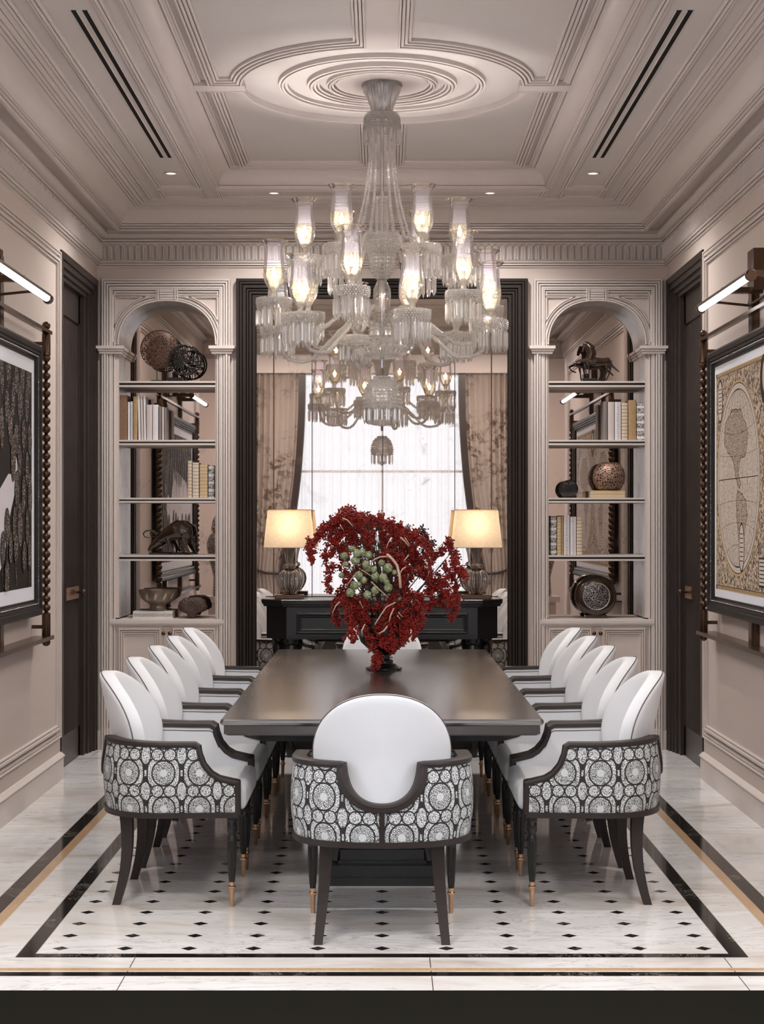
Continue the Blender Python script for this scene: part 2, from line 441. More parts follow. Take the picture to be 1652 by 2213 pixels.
def mk_curtain():
    t = NT('floral_curtain'); co = t.coord()
    k = t.noise(co, 9, 10, .75, .5); b = t.noise(t.scale(co, 1, 1, .6), 2.2, 2)
    f = t.m('MULTIPLY', t.m('MULTIPLY_ADD', k, 16, -7.9, clamp=True), t.m('MULTIPLY_ADD', b, 8, -3.3, clamp=True))
    col = t.mix(f, (.43, .355, .31), (.13, .085, .06))
    d = t.shader('ShaderNodeBsdfDiffuse', Color=col); tl = t.shader('ShaderNodeBsdfTranslucent', Color=col)
    return t.done(t.mixs(.3, d, tl))
M['curtain'] = mk_curtain()
def mk_sheer():
    t = NT('sheer_voile')
    tr = t.shader('ShaderNodeBsdfTransparent', Color=(1, 1, 1)); tl = t.shader('ShaderNodeBsdfTranslucent', Color=(.95, .96, 1)); d = t.shader('ShaderNodeBsdfDiffuse', Color=(.75, .77, .82))
    lw = t.n('ShaderNodeLayerWeight'); lw.inputs[0].default_value = .35
    return t.done(t.mixs(t.m('MULTIPLY_ADD', lw.outputs['Facing'], .75, .20, clamp=True), tr, t.mixs(.25, tl, d)))
M['sheer'] = mk_sheer()
def mk_berry():
    t = NT('red_berries'); co = t.coord(); k = t.noise(co, 60, 2); k2 = t.noise(co, 9, 2)
    col = t.mix(t.m('MULTIPLY_ADD', k, 2.2, -.6, clamp=True), (.075, .003, .002), (.38, .016, .008))
    return t.done(t.pbr(col, .32, spec=.45))
M['berry'] = mk_berry()
def mk_pod():
    t = NT('green_hop_pods'); co = t.coord(); v = t.voro(co, 130, 'DISTANCE_TO_EDGE')
    n = t.noise(co, 45, 3, .6, 1.5)
    col = t.ramp(n, [(.30, (.05, .065, .03)), (.46, (.20, .235, .12)), (.62, (.42, .46, .29))])
    return t.done(t.pbr(col, .6, normal=t.bump(n, .8, .004)))
M['pod'] = mk_pod()
M['twig'] = simple('pale_twig', (.56, .42, .33), .6, var=.15, vs=40)
M['twigd'] = simple('dark_twig', (.05, .03, .02), .7)
M['budd'] = simple('dark_bud', (.018, .008, .006), .7)
def mk_perf(name, base, hole, scale, thr, rough=.4, metal=.3):
    t = NT(name); co = t.coord(); v = t.voro(co, scale, 'DISTANCE_TO_EDGE'); h = t.m('GREATER_THAN', v, thr)
    nrm = t.bump(t.m('MULTIPLY', h, -1), .7, .004)
    return t.done(t.pbr(t.mix(h, base, hole), rough, metal, normal=nrm))
M['honey'] = mk_perf('honeycomb_ceramic', (.36, .22, .16), (.03, .018, .013), 62, .16)
M['carved'] = mk_perf('carved_centre', (.42, .38, .37), (.015, .012, .012), 75, .07, .3, .5)
M['floralc'] = mk_perf('patterned_jar', (.60, .52, .50), (.06, .035, .035), 45, .07, .35, 0)
def mk_cut(name, base, scale, thr):
    t = NT(name); co = t.coord(); v = t.voro(co, scale, 'DISTANCE_TO_EDGE'); h = t.m('GREATER_THAN', v, thr)
    return t.done(t.mixs(h, t.pbr(base, .35, .4), t.shader('ShaderNodeBsdfTransparent', Color=(1, 1, 1))))
M['latt'] = mk_cut('pierced_brown_metal', (.10, .052, .034), 88, .19)
M['bowlm'] = simple('bronze_bowl', (.24, .18, .14), .38, metal=.5, var=.4, vs=25, bump=.5, bs=60)
M['bowlw'] = simple('bowl_leaf_inlay', (.50, .45, .40), .4, metal=.2)
M['dkbrown'] = simple('polished_dark_brown', (.035, .018, .010), .16, var=.2, coat=.5)
M['blackg'] = simple('black_glaze', (.009, .007, .007), .1, coat=.6)
def mk_book(name, col, ink, style):
    t = NT(name); co = t.coord(); X = t.xyz(co); m = t.m
    if style == 'plain': f = m('LESS_THAN', t.noise(co, 30, 2), .2)
    elif style == 'bands': f = m('LESS_THAN', m('ABSOLUTE', m('SUBTRACT', m('FRACT', m('MULTIPLY', X[2], 42)), .5)), .12)
    elif style == 'fine': f = m('MULTIPLY', m('LESS_THAN', t.voro(t.scale(co, 1, 1, .6), 210, 'DISTANCE_TO_EDGE'), .10), .8)
    elif style == 'ornate':
        f1 = m('LESS_THAN', t.voro(co, 85, 'DISTANCE_TO_EDGE'), .16); ban = m('LESS_THAN', m('FRACT', m('MULTIPLY', X[2], 19)), .68)
        f = m('MULTIPLY', f1, ban)
    elif style == 'text':
        ix = m('LESS_THAN', m('ABSOLUTE', X[0]), .0085)
        f = m('MULTIPLY', m('MULTIPLY', ix, m('GREATER_THAN', m('FRACT', m('MULTIPLY', X[2], 85)), .5)), m('GREATER_THAN', t.noise(t.scale(co, 60, 0, 200), 2.5, 1), .48))
    elif style == 'texth':
        iz = m('LESS_THAN', m('ABSOLUTE', X[2]), .0115)
        f = m('MULTIPLY', m('MULTIPLY', iz, m('GREATER_THAN', m('FRACT', m('MULTIPLY', X[0], 95)), .45)), m('GREATER_THAN', t.noise(t.scale(co, 200, 0, 60), 2.5, 1), .44))
    return t.done(t.pbr(t.mix(m('MULTIPLY', f, .85), col, ink), .6, spec=.3))
CREAM = (.62, .56, .53); WH = (.66, .63, .65)
M['bk_brown'] = mk_book('book_brown_tooled', (.26, .15, .09), (.10, .05, .03), 'fine')
M['bk_gold'] = mk_book('book_gold_tooled', (.48, .32, .17), (.20, .12, .05), 'fine')
M['bk_white'] = mk_book('book_white', WH, (.4, .37, .36), 'plain')
M['bk_cream'] = mk_book('book_cream', (.55, .48, .46), (.42, .36, .34), 'plain')
M['bk_text'] = mk_book('book_white_lettered', WH, (.10, .08, .08), 'text')
M['bk_texth'] = mk_book('book_flat_lettered', (.66, .62, .60), (.05, .04, .04), 'texth')
M['bk_band'] = mk_book('book_banded', (.60, .50, .38), (.30, .20, .13), 'bands')
M['bk_orn'] = mk_book('book_ornate', (.68, .64, .62), (.05, .04, .04), 'ornate')
M['bk_tan'] = mk_book('book_tan_banded', (.52, .38, .22), (.66, .54, .38), 'bands')
M['page'] = simple('book_pages', (.62, .55, .46), .8, var=.1, vs=90)
M['bk_grey'] = mk_book('book_grey', (.20, .17, .165), (.1, .09, .09), 'plain')

# ------------------------------------------------------------------ room shell
b = MB(); b.box(-HW-.3, HW+.3, YF, YB+.3, -.1, 0); struct(b.build('floor', M['floor']))
b = MB(); b.box(-2.7, 2.7, -.7, YF, -.1, 0); struct(b.build('floor_void', M['void']))  # made-up hall floor, fills the black void in front of the room
# side walls, with a door opening from Y 9.83 to the corner
D0 = 9.83; DT = 3.21
for sx, nm in ((-1, 'left'), (1, 'right')):
    b = MB(); xa, xb = sorted((sx*HW, sx*(HW+.2)))
    b.box(xa, xb, YF, D0, 0, 4.0)
    b.box(xa, xb, D0, YB+.3, DT, 4.0)
    xc, xd = sorted((sx*(HW+.2), sx*(HW+.3))); b.box(xc, xd, YF, YB+.3, 0, 4.0)
    struct(b.build('wall_'+nm, M['wall']))
# made-up entry hall around the camera
for sx, nm in ((-1, 'left'), (1, 'right')):
    x0, x1 = sorted((sx*2.6, sx*2.8)); b = MB()
    b.box(x0, x1, -.7, .6, 0, 4.0); b.box(x0, x1, 4.8, YF, 0, 4.0); b.box(x0, x1, .6, 4.8, 0, .5); b.box(x0, x1, .6, 4.8, 3.5, 4.0)
    struct(b.build('wall_hall_'+nm, M['wall']))
    w_ = struct(bpy.data.objects.new('fill_window_left' if sx < 0 else 'fill_window_right', None)); COL.objects.link(w_); w_.location = (sx*2.7, 2.7, .5)  # unseen side window, added only to bring in fill light
    b = MB()
    for q in (-2.07, -.7, .7, 2.07): b.box(-.03, .03, q-.03, q+.03, 0, 3.0)
    for q in (.03, 2.97): b.box(-.03, .03, -2.1, 2.1, q-.03, q+.03)
    b.build('window_frame', M['trimw'], w_)
    b = MB(); b.box(-.004, .004, -2.05, 2.05, .03, 2.97); b.build('window_pane', M['pane'], w_)
    area('daylight_and_fill', (sx*3.0, 2.7, 2.0), (0, sx*R(90), 0), 3.0, 4.2, SIDE_FILL_POWER, (.91, .955, 1.0))  # added side fill shining through the made-up window
b = MB(); b.box(-2.8, -HW-.2, YF, YF+.2, 0, 4.0); b.box(HW+.2, 2.8, YF, YF+.2, 0, 4.0)
b.box(-HW-.2, HW+.2, YF-.08, YF, 3.30, 4.0); struct(b.build('wall_opening', M['wall']))
b = MB(); b.box(-2.8, 2.8, -.7, YF+.2, 4.0, 4.15); struct(b.build('ceiling_hall', M['ceil']))
WY = -.4   # tall window behind the camera
b = MB(); b.box(-2.8, -1.3, WY-.2, WY, 0, 4.0); b.box(1.3, 2.8, WY-.2, WY, 0, 4.0)
b.box(-1.3, 1.3, WY-.2, WY, 3.68, 4.0); b.box(-1.3, 1.3, WY-.2, WY, 0, .12); struct(b.build('wall_front', M['wall']))
wn = struct(bpy.data.objects.new('window_1', None)); COL.objects.link(wn); wn.location = (0, WY-.1, .12)
b = MB()
for x, w_ in ((-1.27, .03), (0, .012), (1.27, .03)): b.box(x-w_, x+w_, -.03, .03, 0, 3.56)
for z, w_ in ((.03, .03), (2.15, .016), (3.53, .03)): b.box(-1.3, 1.3, -.03, .03, z-w_, z+w_)
b.build('window_frame', M['trimw'], wn)
b = MB(); b.box(-1.27, 1.27, -.004, .004, .03, 3.53); b.build('window_pane', M['pane'], wn)
def drape(x_out, x_in_top, x_in_tie, zt, ztie, folds, amp, y0, inv=1):
    def fn(u, v):
        z = zt*(1-v)+.02*v
        if z > ztie: k = ((zt-z)/(zt-ztie)); xi = x_in_top+(x_in_tie-x_in_top)*k**2.2
        else: k = (ztie-z)/ztie; xi = x_in_tie+(x_in_top-x_in_tie)*.45*k**.6
        x = x_out+(xi-x_out)*u
        return (inv*x, y0+amp*math.sin(u*folds*2*PI+.6*math.sin(3*u))*(.6+.4*math.cos(5*u)), z)
    return fn
ZT = 3.62
for inv, nm in ((-1, 'left'), (1, 'right')):
    cu = thing('curtain', 'beige floral drape with dark border, %s of the pair seen in the wall mirror' % nm, 'curtain', (0, 0, 0), group='window drapes')
    fn = drape(1.80, 1.15, 1.43, ZT, .85, 8, .035, WY+.16, inv)
    b = MB(); b.grid(fn, 120, 40); b.build('drape', M['curtain'], cu, True)
    def edge(u, v, fn=fn, inv=inv):
        p = fn(1, v); return (p[0]-inv*(.0+.10*u)+inv*.005, p[1]+.012, p[2])
    b = MB(); b.grid(edge, 3, 40); b.build('border', M['dark'], cu, True)
    b = MB(); b.tube([(inv*1.80, WY+.10, .92), (inv*1.62, WY+.215, .86), (inv*1.44, WY+.225, .85), (inv*1.40, WY+.12, .86)], .02, 8); b.build('tieback', M['dark'], cu, True)
b = MB(); b.grid(lambda u, v: (-1.35+2.7*u, WY+.07+.022*math.sin(u*15*2*PI+2.2*math.sin(u*9))+.010*math.sin(u*37*2*PI+1.5*math.sin(u*14)), 3.66*(1-v)+.03*v), 340, 2)
tag(b.build('sheer_curtain', M['sheer'], None, True), 'white sheer curtain across the tall window, seen in the wall mirror', 'curtain')
b = MB(); b.box(-1.9, 1.9, WY+.215, WY+.24, 3.62, 3.86); b.box(-1.93, 1.93, WY+.002, WY+.27, 3.86, 3.90)
tag(b.build('pelmet', M['wall']), 'painted pelmet board above the window drapes', 'pelmet')
# hall ceiling lights, made up to lift the fill
for x in (-1.3, 1.3):
    for y in (1.2, 3.6):
        t = thing('added_ceiling_light', 'added square flush fill light on the hall ceiling behind the camera', 'light', (x, y, 3.985), group='added hall fill lights')
        MB().box(-.3, .3, -.3, .3, -.02, .015).build('frame', M['trimw'], t)
        MB().box(-.27, .27, -.27, .27, -.024, -.02).build('diffuser', M['spotE'], t)
        a = area('hall_fill_light', (x, y, 3.93), (0, 0, 0), .54, .54, HALL_FILL_POWER, (1, .93, .86))

# ---- back wall (openings are closed by the bookcases and the mirror)
s = YB/F
BK0, BK1 = 1.040, 1.9155        # bookcase surround |x|
BKT = 3.215
FR = .996
b = MB()
b.box(-HW-.3, HW+.3, YB, YB+.3, BKT, 4.0)
for sx in (-1, 1):
    for a0, a1 in ((BK1, HW+.3), (FR, BK0)):
        x0, x1 = sorted((sx*a0, sx*a1)); b.box(x0, x1, YB, YB+.28, 0, BKT)
b.box(-HW-.3, HW+.3, YB+.28, YB+.33, 0, BKT)
struct(b.build('wall_back', M['wall']))
# thin grooves/raised flat around centre frame + corner: handled by trims
U3 = ((1,0,0), (0,0,1), (0,-1,0))     # plane of back wall: U=x, V=z, N=-y
def rect(x0, z0, x1, z1): return [(x0, z0), (x1, z0), (x1, z1), (x0, z1)]   # ccw: left = inside
G = .0045
def reed(offs, w=.009, h=.012):
    pr = []
    for o_ in offs: pr += [(o_, 0), (o_, -.001), (o_+.001, h*.7), (o_+w*.3, h), (o_+w*.7, h), (o_+w-.001, h*.7), (o_+w, 0)]
    return pr
# ---------------- built-in arched bookcases
NI0, NI1 = 1.142, 1.801; NZB = .90; SPR = 2.77; RISE = .296; ND = .24
SHZ = [(XZ(0, 824)[1], XZ(0, 836.5)[1]), (XZ(0, 950.8)[1], XZ(0, 962)[1]), (XZ(0, 1075.8)[1], XZ(0, 1086.5)[1]), (XZ(0, 1199.8)[1], XZ(0, 1212)[1])]
def arch(cx, hw, zs, rise, n=40, ex=2.25):
    pts = []
    for k in range(n+1):
        a = PI*k/n; c, s_ = math.cos(a), math.sin(a)
        pts.append((cx+hw*math.copysign(abs(c)**(2/ex), c), zs+rise*abs(s_)**(2/ex)))
    return pts    # from +x to -x
def bookcase(sx):
    side = 'left' if sx < 0 else 'right'
    cx = sx*(NI0+NI1)/2; hw = (NI1-NI0)/2
    r = thing('bookcase', 'built-in arched bookcase with mirrored back, %s of the dark-framed mirror' % side, 'bookcase', (cx, YB, 0), group='built-in bookcases')
    X0, X1 = -(BK1-BK0)/2-0, (BK1-BK0)/2
    off = sx*(BK0+BK1)/2-cx; X0 += off; X1 += off
    # front face with arched opening
    b = MB(); YFc = -.012
    ar = arch(0, hw, SPR, RISE)
    y = YFc
    outer = []
    for (x, z) in ar:
        # project on the outer rectangle
        a = math.atan2(z-SPR+.05, x); tx = math.cos(a); tz = math.sin(a)
        ks = []
        if tx > 1e-6: ks.append((X1-0)/tx)
        if tx < -1e-6: ks.append((X0-0)/tx)
        if tz > 1e-6: ks.append((BKT-SPR+.05)/tz)
        k = min(ks); outer.append((k*tx, SPR-.05+k*tz))
    vs = [(p[0], y, p[1]) for p in ar]+[(p[0], y, p[1]) for p in outer]; n = len(ar)
    fs = [(i, i+1, n+i+1, n+i) for i in range(n-1)]
    b.add(vs, fs)
    for xa, xb, xc, P_ in ((hw, X1, outer[0], 0), (-hw, X0, outer[-1], 0)):
        b.poly([(xa, y, SPR), (xb, y, xc[1]), (xb, y, NZB), (xa, y, NZB)])
    # corners of rectangle above
    def corner(X): 
        pts = [p for p in outer]
    for i in range(n-1):
        p, q = outer[i], outer[i+1]
        if abs(p[0]-q[0]) > 1e-6 and abs(p[1]-q[1]) > 1e-6:
            cxn = X1 if p[0] > 0 else X0
            b.poly([(p[0], y, p[1]), (q[0], y, q[1]), (cxn, y, BKT)])
    # edges of slab
    b.box(X0, X1, y, 0, BKT-.001, BKT)
    b.build('surround', M['wall'], r)
    # niche lining: jambs, soffit, bottom
    b = MB(); pts = [(hw, NZB)]+ar+[(-hw, NZB)]
    b.loft([[(p[0], YFc, p[1]) for p in pts], [(p[0], ND, p[1]) for p in pts]], False)
    b.build('lining', M['silverleaf'], r, True, angle=30)
    b = MB(); b.box(-hw-.02, hw+.02, ND, ND+.01, NZB-.02, 3.1)
    b.build('mirror_back', M['mirror2'], r)
    # jamb strip mouldings at back of lining
    # shelves
    for zt, zb in SHZ:
        b = MB(); b.box(-hw, hw, -.004, ND, zb, zt)
        b.box(-hw, hw, -.014, -.003, zt-.012, zt); b.box(-hw, hw, -.014, -.003, zb, zb+.012)
        b.cur = 1; b.box(-hw, hw, -.006, -.003, zb+.012, zt-.012)
        b.build('shelf', [M['trimw'], M['dark']], r)
    # ledge
    z1, z0 = XZ(0, 1337)[1], XZ(0, 1351)[1]
    b = MB(); b.box(-hw-.055, hw+.055, -.035, ND, z0, z1-.002); b.box(-hw-.06, hw+.06, -.042, 0, z0+.012, z1-.010); b.box(-hw-.045, hw+.045, -.025, 0, z0-.006, z0)
    b.build('ledge', M['trimw'], r)
    b = MB(); b.box(X0, X1, -.012, .05, 0, z0); b.build('cabinet_body', M['wall'], r)
    # outer frame mouldings (nested, open at floor)
    b = MB(); i0, i1 = X0, X1
    prof = SL(0, [(.011, .030), (.013, .036), (.012, .030), (.014, .024)], 0, .0045)
    path = [(X1, .0), (X1, BKT), (X0, BKT), (X0, 0)]
    prof2 = [(a, b_+.012) for a, b_ in prof]
    b.sweep(prof2, path, (0, 0, 0), *U3, closed=False)
    # inner pilaster lines
    path = [(X1-.064, 0), (X1-.064, BKT-.064), (X0+.064, BKT-.064), (X0+.064, 0)]
    b.sweep(SL(0, [(.010, .034), (.012, .026)], .012, .0045), path, (0, 0, 0), *U3, closed=False)
    b.build('frame_moulding', M['trimw'], r)
    # spandrels + arch moulding
    for s2 in (1, -1):
        b = MB(); zi = 2.785; xe = hw+.018; za = BKT-.105
        arc = [(p[0]*1.0, p[1]) for p in arch(0, hw+.030, SPR+.015, RISE+.020, 40)]
        pa = [p for p in arc if p[0] >= .075 and p[1] < za-.004]
        path = [(hw+.034+.008, zi), (hw+.042, za), (.062, za), (.062, pa[-1][1]+.002)]+pa[::-1]
        if s2 < 0: path = [(-x, z) for x, z in path][::-1]
        b.sweep(SL(0, [(.007, .030), (.009, .026)], .012, .0042), path, (0, 0, 0), *U3, closed=True)
        b.build('spandrel_moulding', M['trimw'], r)
    b = MB(); arc = arch(0, hw, SPR, RISE, 60)
    b.sweep(SL(0, [(.010, .036), (.010, .028)], .012, .0045, -1), arc, (0, 0, 0), *U3, closed=False)
    b.build('arch_moulding', M['trimw'], r)
    b = MB(); b.box(-.072, .072, -.018, -.01, 3.070, 3.148)
    for k in range(4): b.box(-.048, .048, -.040, -.016, 3.077+k*.0168, 3.0895+k*.0168)
    for q in (-1, 1): b.box(q*.058-.005, q*.058+.005, -.042, -.01, 3.070, 3.150); b.box(q*.072-.004, q*.072+.004, -.036, -.01, 3.070, 3.150)
    b.build('keystone', M['trimw'], r)
    for s2 in (1, -1):
        b = MB(); x0, x1 = sorted((s2*(hw-.022), s2*(hw+.130) if s2*sx > 0 else s2*(hw+.118)))
        for z0_, z1_, e in ((2.705, 2.722, 0), (2.722, 2.738, .008), (2.738, 2.758, .018)):
            b.box(x0-e, x1+e, -.052-e, -.011, z0_, z1_)
            xi0, xi1 = sorted((s2*hw, s2*(hw-.012-e))); b.box(xi0, xi1, -.012, ND-.01, z0_, z1_)
        b.build('impost', M['trimw'], r)
    # cabinet doors
    for s2 in (-1, 1):
        d = None
        x0, x1 = sorted((s2*.030, s2*(hw+.012)))
        b = MB(); b.box(x0, x1, -.022, -.008, .155, .842)
        for _ in (0,):
            b.sweep(SL(.004, [(.010, .038), (.010, .034), (.009, .031)], .0225, .0045), rect(x0+.008, .165, x1-.008, .832), (0, 0, 0), *U3)
        d = b.build('door', M['wall'], r)
        b = MB(); b.lathe([(.004, 0), (.004, .012), (.012, .016), (.014, .022), (.012, .028), (.004, .031), (0, .031)], (0, 0, 0), 16, ax='y')
        k = b.build('knob', M['bronze'], d, True); k.location = (s2*.022, -.018, .795); k.rotation_euler = (0, 0, PI)
        k.location = (s2*.022, -.022, .795)
    b = MB(); b.box(X0, X1, -.030, 0, 0, .13); b.box(X0, X1, -.036, 0, .13, .142); b.build('plinth', M['trimw'], r)
    return r
bookcase(-1); bookcase(1)

# ---------------- centre mirror with dark frame
wm = thing('wall_mirror', 'tall antique mirror in six panels inside a wide dark stepped frame', 'mirror', (0, YB, 0))
b = MB(); FRT = 3.218
fw = .134
prof = SL(0, [(.020, .052), (.014, .060), (.022, .052), (.012, .044), (.016, .038), (.022, .030)], .004, .005)
b.sweep(prof, [(FR, 0), (FR, FRT), (-FR, FRT), (-FR, 0)], (0, 0, 0), *U3, closed=False)
b.build('frame', M['darkfr'], wm)
seams = [-(FR-fw), -.742, -.479, .006, .498, .750, FR-fw]
for a, c in zip(seams[:-1], seams[1:]):
    g = .0022 if abs(c-a) > .3 else .003
    b = MB(); b.box(a+g, c-g, -.006, 0, .10, FRT-fw); b.build('mirror_panel', M['mirror'], wm)
b = MB(); b.box(-(FR-fw), FR-fw, 0, .02, 0, FRT-fw); b.box(-(FR-fw), FR-fw, -.02, 0, 0, .10); b.build('backing', M['dark'], wm)
for x in (-.742, .750):
    b = MB(); b.box(x-.004, x+.004, -.0085, -.005, .10, FRT-fw); b.build('glazing_strip', M['bronze'], wm)

# ---------------- ceiling
def rectp(x0, y0, x1, y1): return [(x0, y0), (x1, y0), (x1, y1), (x0, y1)]
UC = ((1,0,0), (0,1,0), (0,0,1))
cor = [(0, 3.295), (.010, 3.300), (.010, 3.308), (.002, 3.308), (.002, 3.312), (.022, 3.314), (.022, 3.324), (.006, 3.324), (.006, 3.328), (.030, 3.328), (.032, 3.340), (.012, 3.341), (.012, 3.346), (.020, 3.346), (.034, 3.462), (.036, 3.468), (.020, 3.469), (.020, 3.473), (.044, 3.474), (.047, 3.484), (.030, 3.485), (.030, 3.488), (.062, 3.489), (.076, 3.494), (.092, 3.500), (.094, 3.512), (.070, 3.513), (.070, 3.548), (.160, 3.548),
       (.166, 3.518), (.186, 3.518), (.188, 3.530), (.172, 3.530), (.172, 3.534), (.196, 3.534), (.196, 3.545), (.176, 3.545), (.176, 3.549), (.203, 3.549), (.203, 3.561), (.180, 3.561), (.180, 3.565)]
for k in range(0, 13):
    a = PI/2*k/12; cor.append((.310-.107*math.cos(a), 3.565+.090*math.sin(a)))
cor += [(.310, 3.690), (.314, 3.690), (.314, 3.655), (.330, 3.655), (.330, 3.690), (.334, 3.690), (.334, 3.660), (.350, 3.661), (.350, 3.690), (.354, 3.690), (.354, 3.664), (.376, 3.668), (.376, 3.690), (.380, 3.690), (.380, 3.672), (.396, 3.674), (.396, 3.690), (.400, 3.690), (.400, 3.678), (.418, 3.680), (.418, 3.690), (.430, 3.690)]
b = MB(); b.sweep(cor, rectp(-HW, YF, HW, YB), (0,0,0), *UC); struct(b.build('trim_1', M['trimw'], None, True, angle=25))
HA = 3.69; HB = 3.80
TX, TY0, TY1 = 1.04, 6.30, 10.26
b = MB()
x0, x1, y0, y1 = -HW+.43, HW-.43, YF+.43, YB-.43
b.box(x0, x1, y0, TY0, HA, HA+.02); b.box(x0, x1, TY1, y1, HA, HA+.02); b.box(x0, -TX, TY0, TY1, HA, HA+.02); b.box(TX, x1, TY0, TY1, HA, HA+.02)
b.box(-HW-.2, HW+.2, YF, YB+.2, HB, HB+.15)
struct(b.build('ceiling', M['ceil']))
# tray cove
tp = [(-.040, HA), (-.040, HA-.014), (-.030, HA-.014), (-.030, HA-.001), (-.026, HA-.001), (-.026, HA-.020), (-.012, HA-.020), (-.012, HA-.001), (-.008, HA-.001), (-.008, HA-.024), (.004, HA-.024), (.006, HA-.006), (-.004, HA-.006), (-.004, HA-.002), (.010, HA-.002)]
for k in range(0, 9):
    a = PI/2*k/8; tp.append((.080-.070*math.cos(a), HA+.002+.082*math.sin(a)))
tp += [(.082, HB), (.086, HB), (.086, HA+.090), (.096, HA+.092), (.096, HB), (.100, HB), (.100, HA+.098), (.110, HA+.100), (.110, HB)]
b = MB(); b.sweep(tp, rectp(-TX, TY0, TX, TY1), (0,0,0), *UC); struct(b.build('trim_2', M['trimw'], None, True, angle=25))
def bandp(w, z, d, n=2):
    d = max(d, .018); k = w/.042
    return SL(0, [(.0095*k, z-d*.8), (.013*k, z-d), (.0115*k, z-d*.7)], z-.0005, .004*k)
def bandp_old(w, z, d, n=2):
    # raised ribbon moulding hanging below height z, width w (offset to the left)
    pr = [(0, z), (0, z-d*.55), (w*.12, z-d), (w*.26, z-d), (w*.30, z-d*.45), (w*.36, z-d*.45), (w*.38, z-d*.8), (w*.62, z-d*.8), (w*.64, z-d*.4), (w*.70, z-d*.4), (w*.74, z-d*.9), (w*.9, z-d*.9), (w, z-d*.4), (w, z)]
    return pr
b = MB()
def fr(x0, y0, x1, y1, w, z=HA, d=.014): b.sweep(bandp(w, z, d), rectp(x0, y0, x1, y1), (0,0,0), *UC)
fr(-1.56, 5.77, 1.56, 10.69, .040)
for sx in (-1, 1):
    a0, a1 = sorted((sx*1.145, sx*1.445))
    fr(a0, 6.26, a1, 10.30, .042)
    fr(a0, 10.33, a1, 10.62, .030); fr(a0, 5.94, a1, 6.22, .030)
fr(-1.07, 10.36, 1.07, 10.62, .034); fr(-1.07, 5.94, 1.07, 6.20, .034)
struct(b.build('trim_3', M['trimw']))
# upper mouldings: outer frame, four panels, rose rings
b = MB(); b.sweep(bandp(.035, HB, .016), rectp(-.955, TY0+.085, .955, TY1-.085), (0,0,0), *UC)
struct(b.build('trim_4', M['trimw']))
RO = .715
b = MB()
for sx in (-1, 1):
    for sy in (-1, 1):
        sxw, syw = .075, .055; X1 = .885; Y1 = 1.835
        a0 = math.asin(syw/RO); a1 = math.acos(sxw/RO)
        pth = [(X1, syw), (X1, Y1), (sxw, Y1)]+[(RO*math.cos(a1+(a0-a1)*k/24), RO*math.sin(a1+(a0-a1)*k/24)) for k in range(25)]
        pth = [(sx*x, YC+sy*y) for x, y in pth]
        if sx*sy < 0: pth = pth[::-1]
        w = .062; d = .034
        pr = SL(0, [(.010, HB-d), (.013, HB-d*.85), (.013, HB-d*.65), (.012, HB-d*.42)], HB-.0005, .0042)
        b.sweep(pr, pth, (0,0,0), *UC)
# raised cross strips + annulus
for sx in (-1, 1):
    q0, q1 = sorted((sx*.70, sx*.958)); b.box(q0, q1, YC-.055, YC+.055, HB-.030, HB)
    q0, q1 = sorted((YC+sx*.66, YC+sx*1.88)); b.box(-.075, .075, q0, q1, HB-.022, HB)
struct(b.build('trim_5', M['trimw'], None, True, angle=25))
circ = lambda r, n=96: [(r*math.cos(2*PI*k/n), YC+r*math.sin(2*PI*k/n)) for k in range(n)]
b = MB()
b.sweep(SL(0, [(.012, HB-.022), (.012, HB-.026), (.014, HB-.018)], HB-.0005, .0045), circ(.53), (0,0,0), *UC)
b.sweep(SL(0, [(.013, HB-.024), (.014, HB-.030), (.013, HB-.024), (.012, HB-.016)], HB-.0005, .0045), circ(.385), (0,0,0), *UC)
b.sweep(SL(0, [(.009, HB-.020), (.010, HB-.024), (.010, HB-.016)], HB-.0005, .0045), circ(.285), (0,0,0), *UC)
b.lathe([(.235, 0), (.235, -.012), (.22, -.016), (0, -.016)], (0, YC, HB), 64, cap=False)
struct(b.build('trim_6', M['trimw'], None, True, angle=30))
# frieze of narrow lancets
b = MB()
def lancet(fn, w):
    # fn(a, z, out) -> 3D point; a across
    z0, z1 = 3.352, 3.440
    for a in (-w*.42, w*.42):
        vs = [fn(a-w*.09, z0, 0), fn(a, z0, .014), fn(a+w*.09, z0, 0), fn(a-w*.09, z1, 0), fn(a, z1, .014), fn(a+w*.09, z1, 0)]
        b.add(vs, [(0,1,4,3), (1,2,5,4), (3,4,5), (0,2,1)])
        m_ = -a/abs(a)
        vs = [fn(a-w*.08, z1, 0), fn(a, z1, .014), fn(a+w*.08, z1, 0), fn(a+m_*w*.42, z1+.020, 0), fn(a+m_*w*.42, z1+.014, .014), fn(a+m_*w*.42, z1+.006, 0)]
        b.add(vs, [(0,1,4,3), (1,2,5,4)])
    vs = [fn(-w*.14, z0, 0), fn(-w*.06, z0, .011), fn(w*.06, z0, .011), fn(w*.14, z0, 0), fn(-w*.14, z1-.006, 0), fn(-w*.06, z1-.01, .011), fn(w*.06, z1-.01, .011), fn(w*.14, z1-.006, 0)]
    b.add(vs, [(0,1,5,4), (1,2,6,5), (2,3,7,6), (4,5,6,7)])
lean = lambda z: .020+.014*(z-3.346)/.116
n = 82; w = 2*(HW-.03)/n
for i in range(n):
    c = -HW+.03+w*(i+.5); lancet(lambda a, z, o_: (c+a, YB-lean(z)-o_, z), w)
n = 120; w = (YB-YF-.06)/n
for sx in (-1, 1):
    for i in range(n):
        c = YF+.03+w*(i+.5); lancet(lambda a, z, o_: (sx*(HW-lean(z)-o_), c+a, z), w)
struct(b.build('trim_7', M['trimw']))
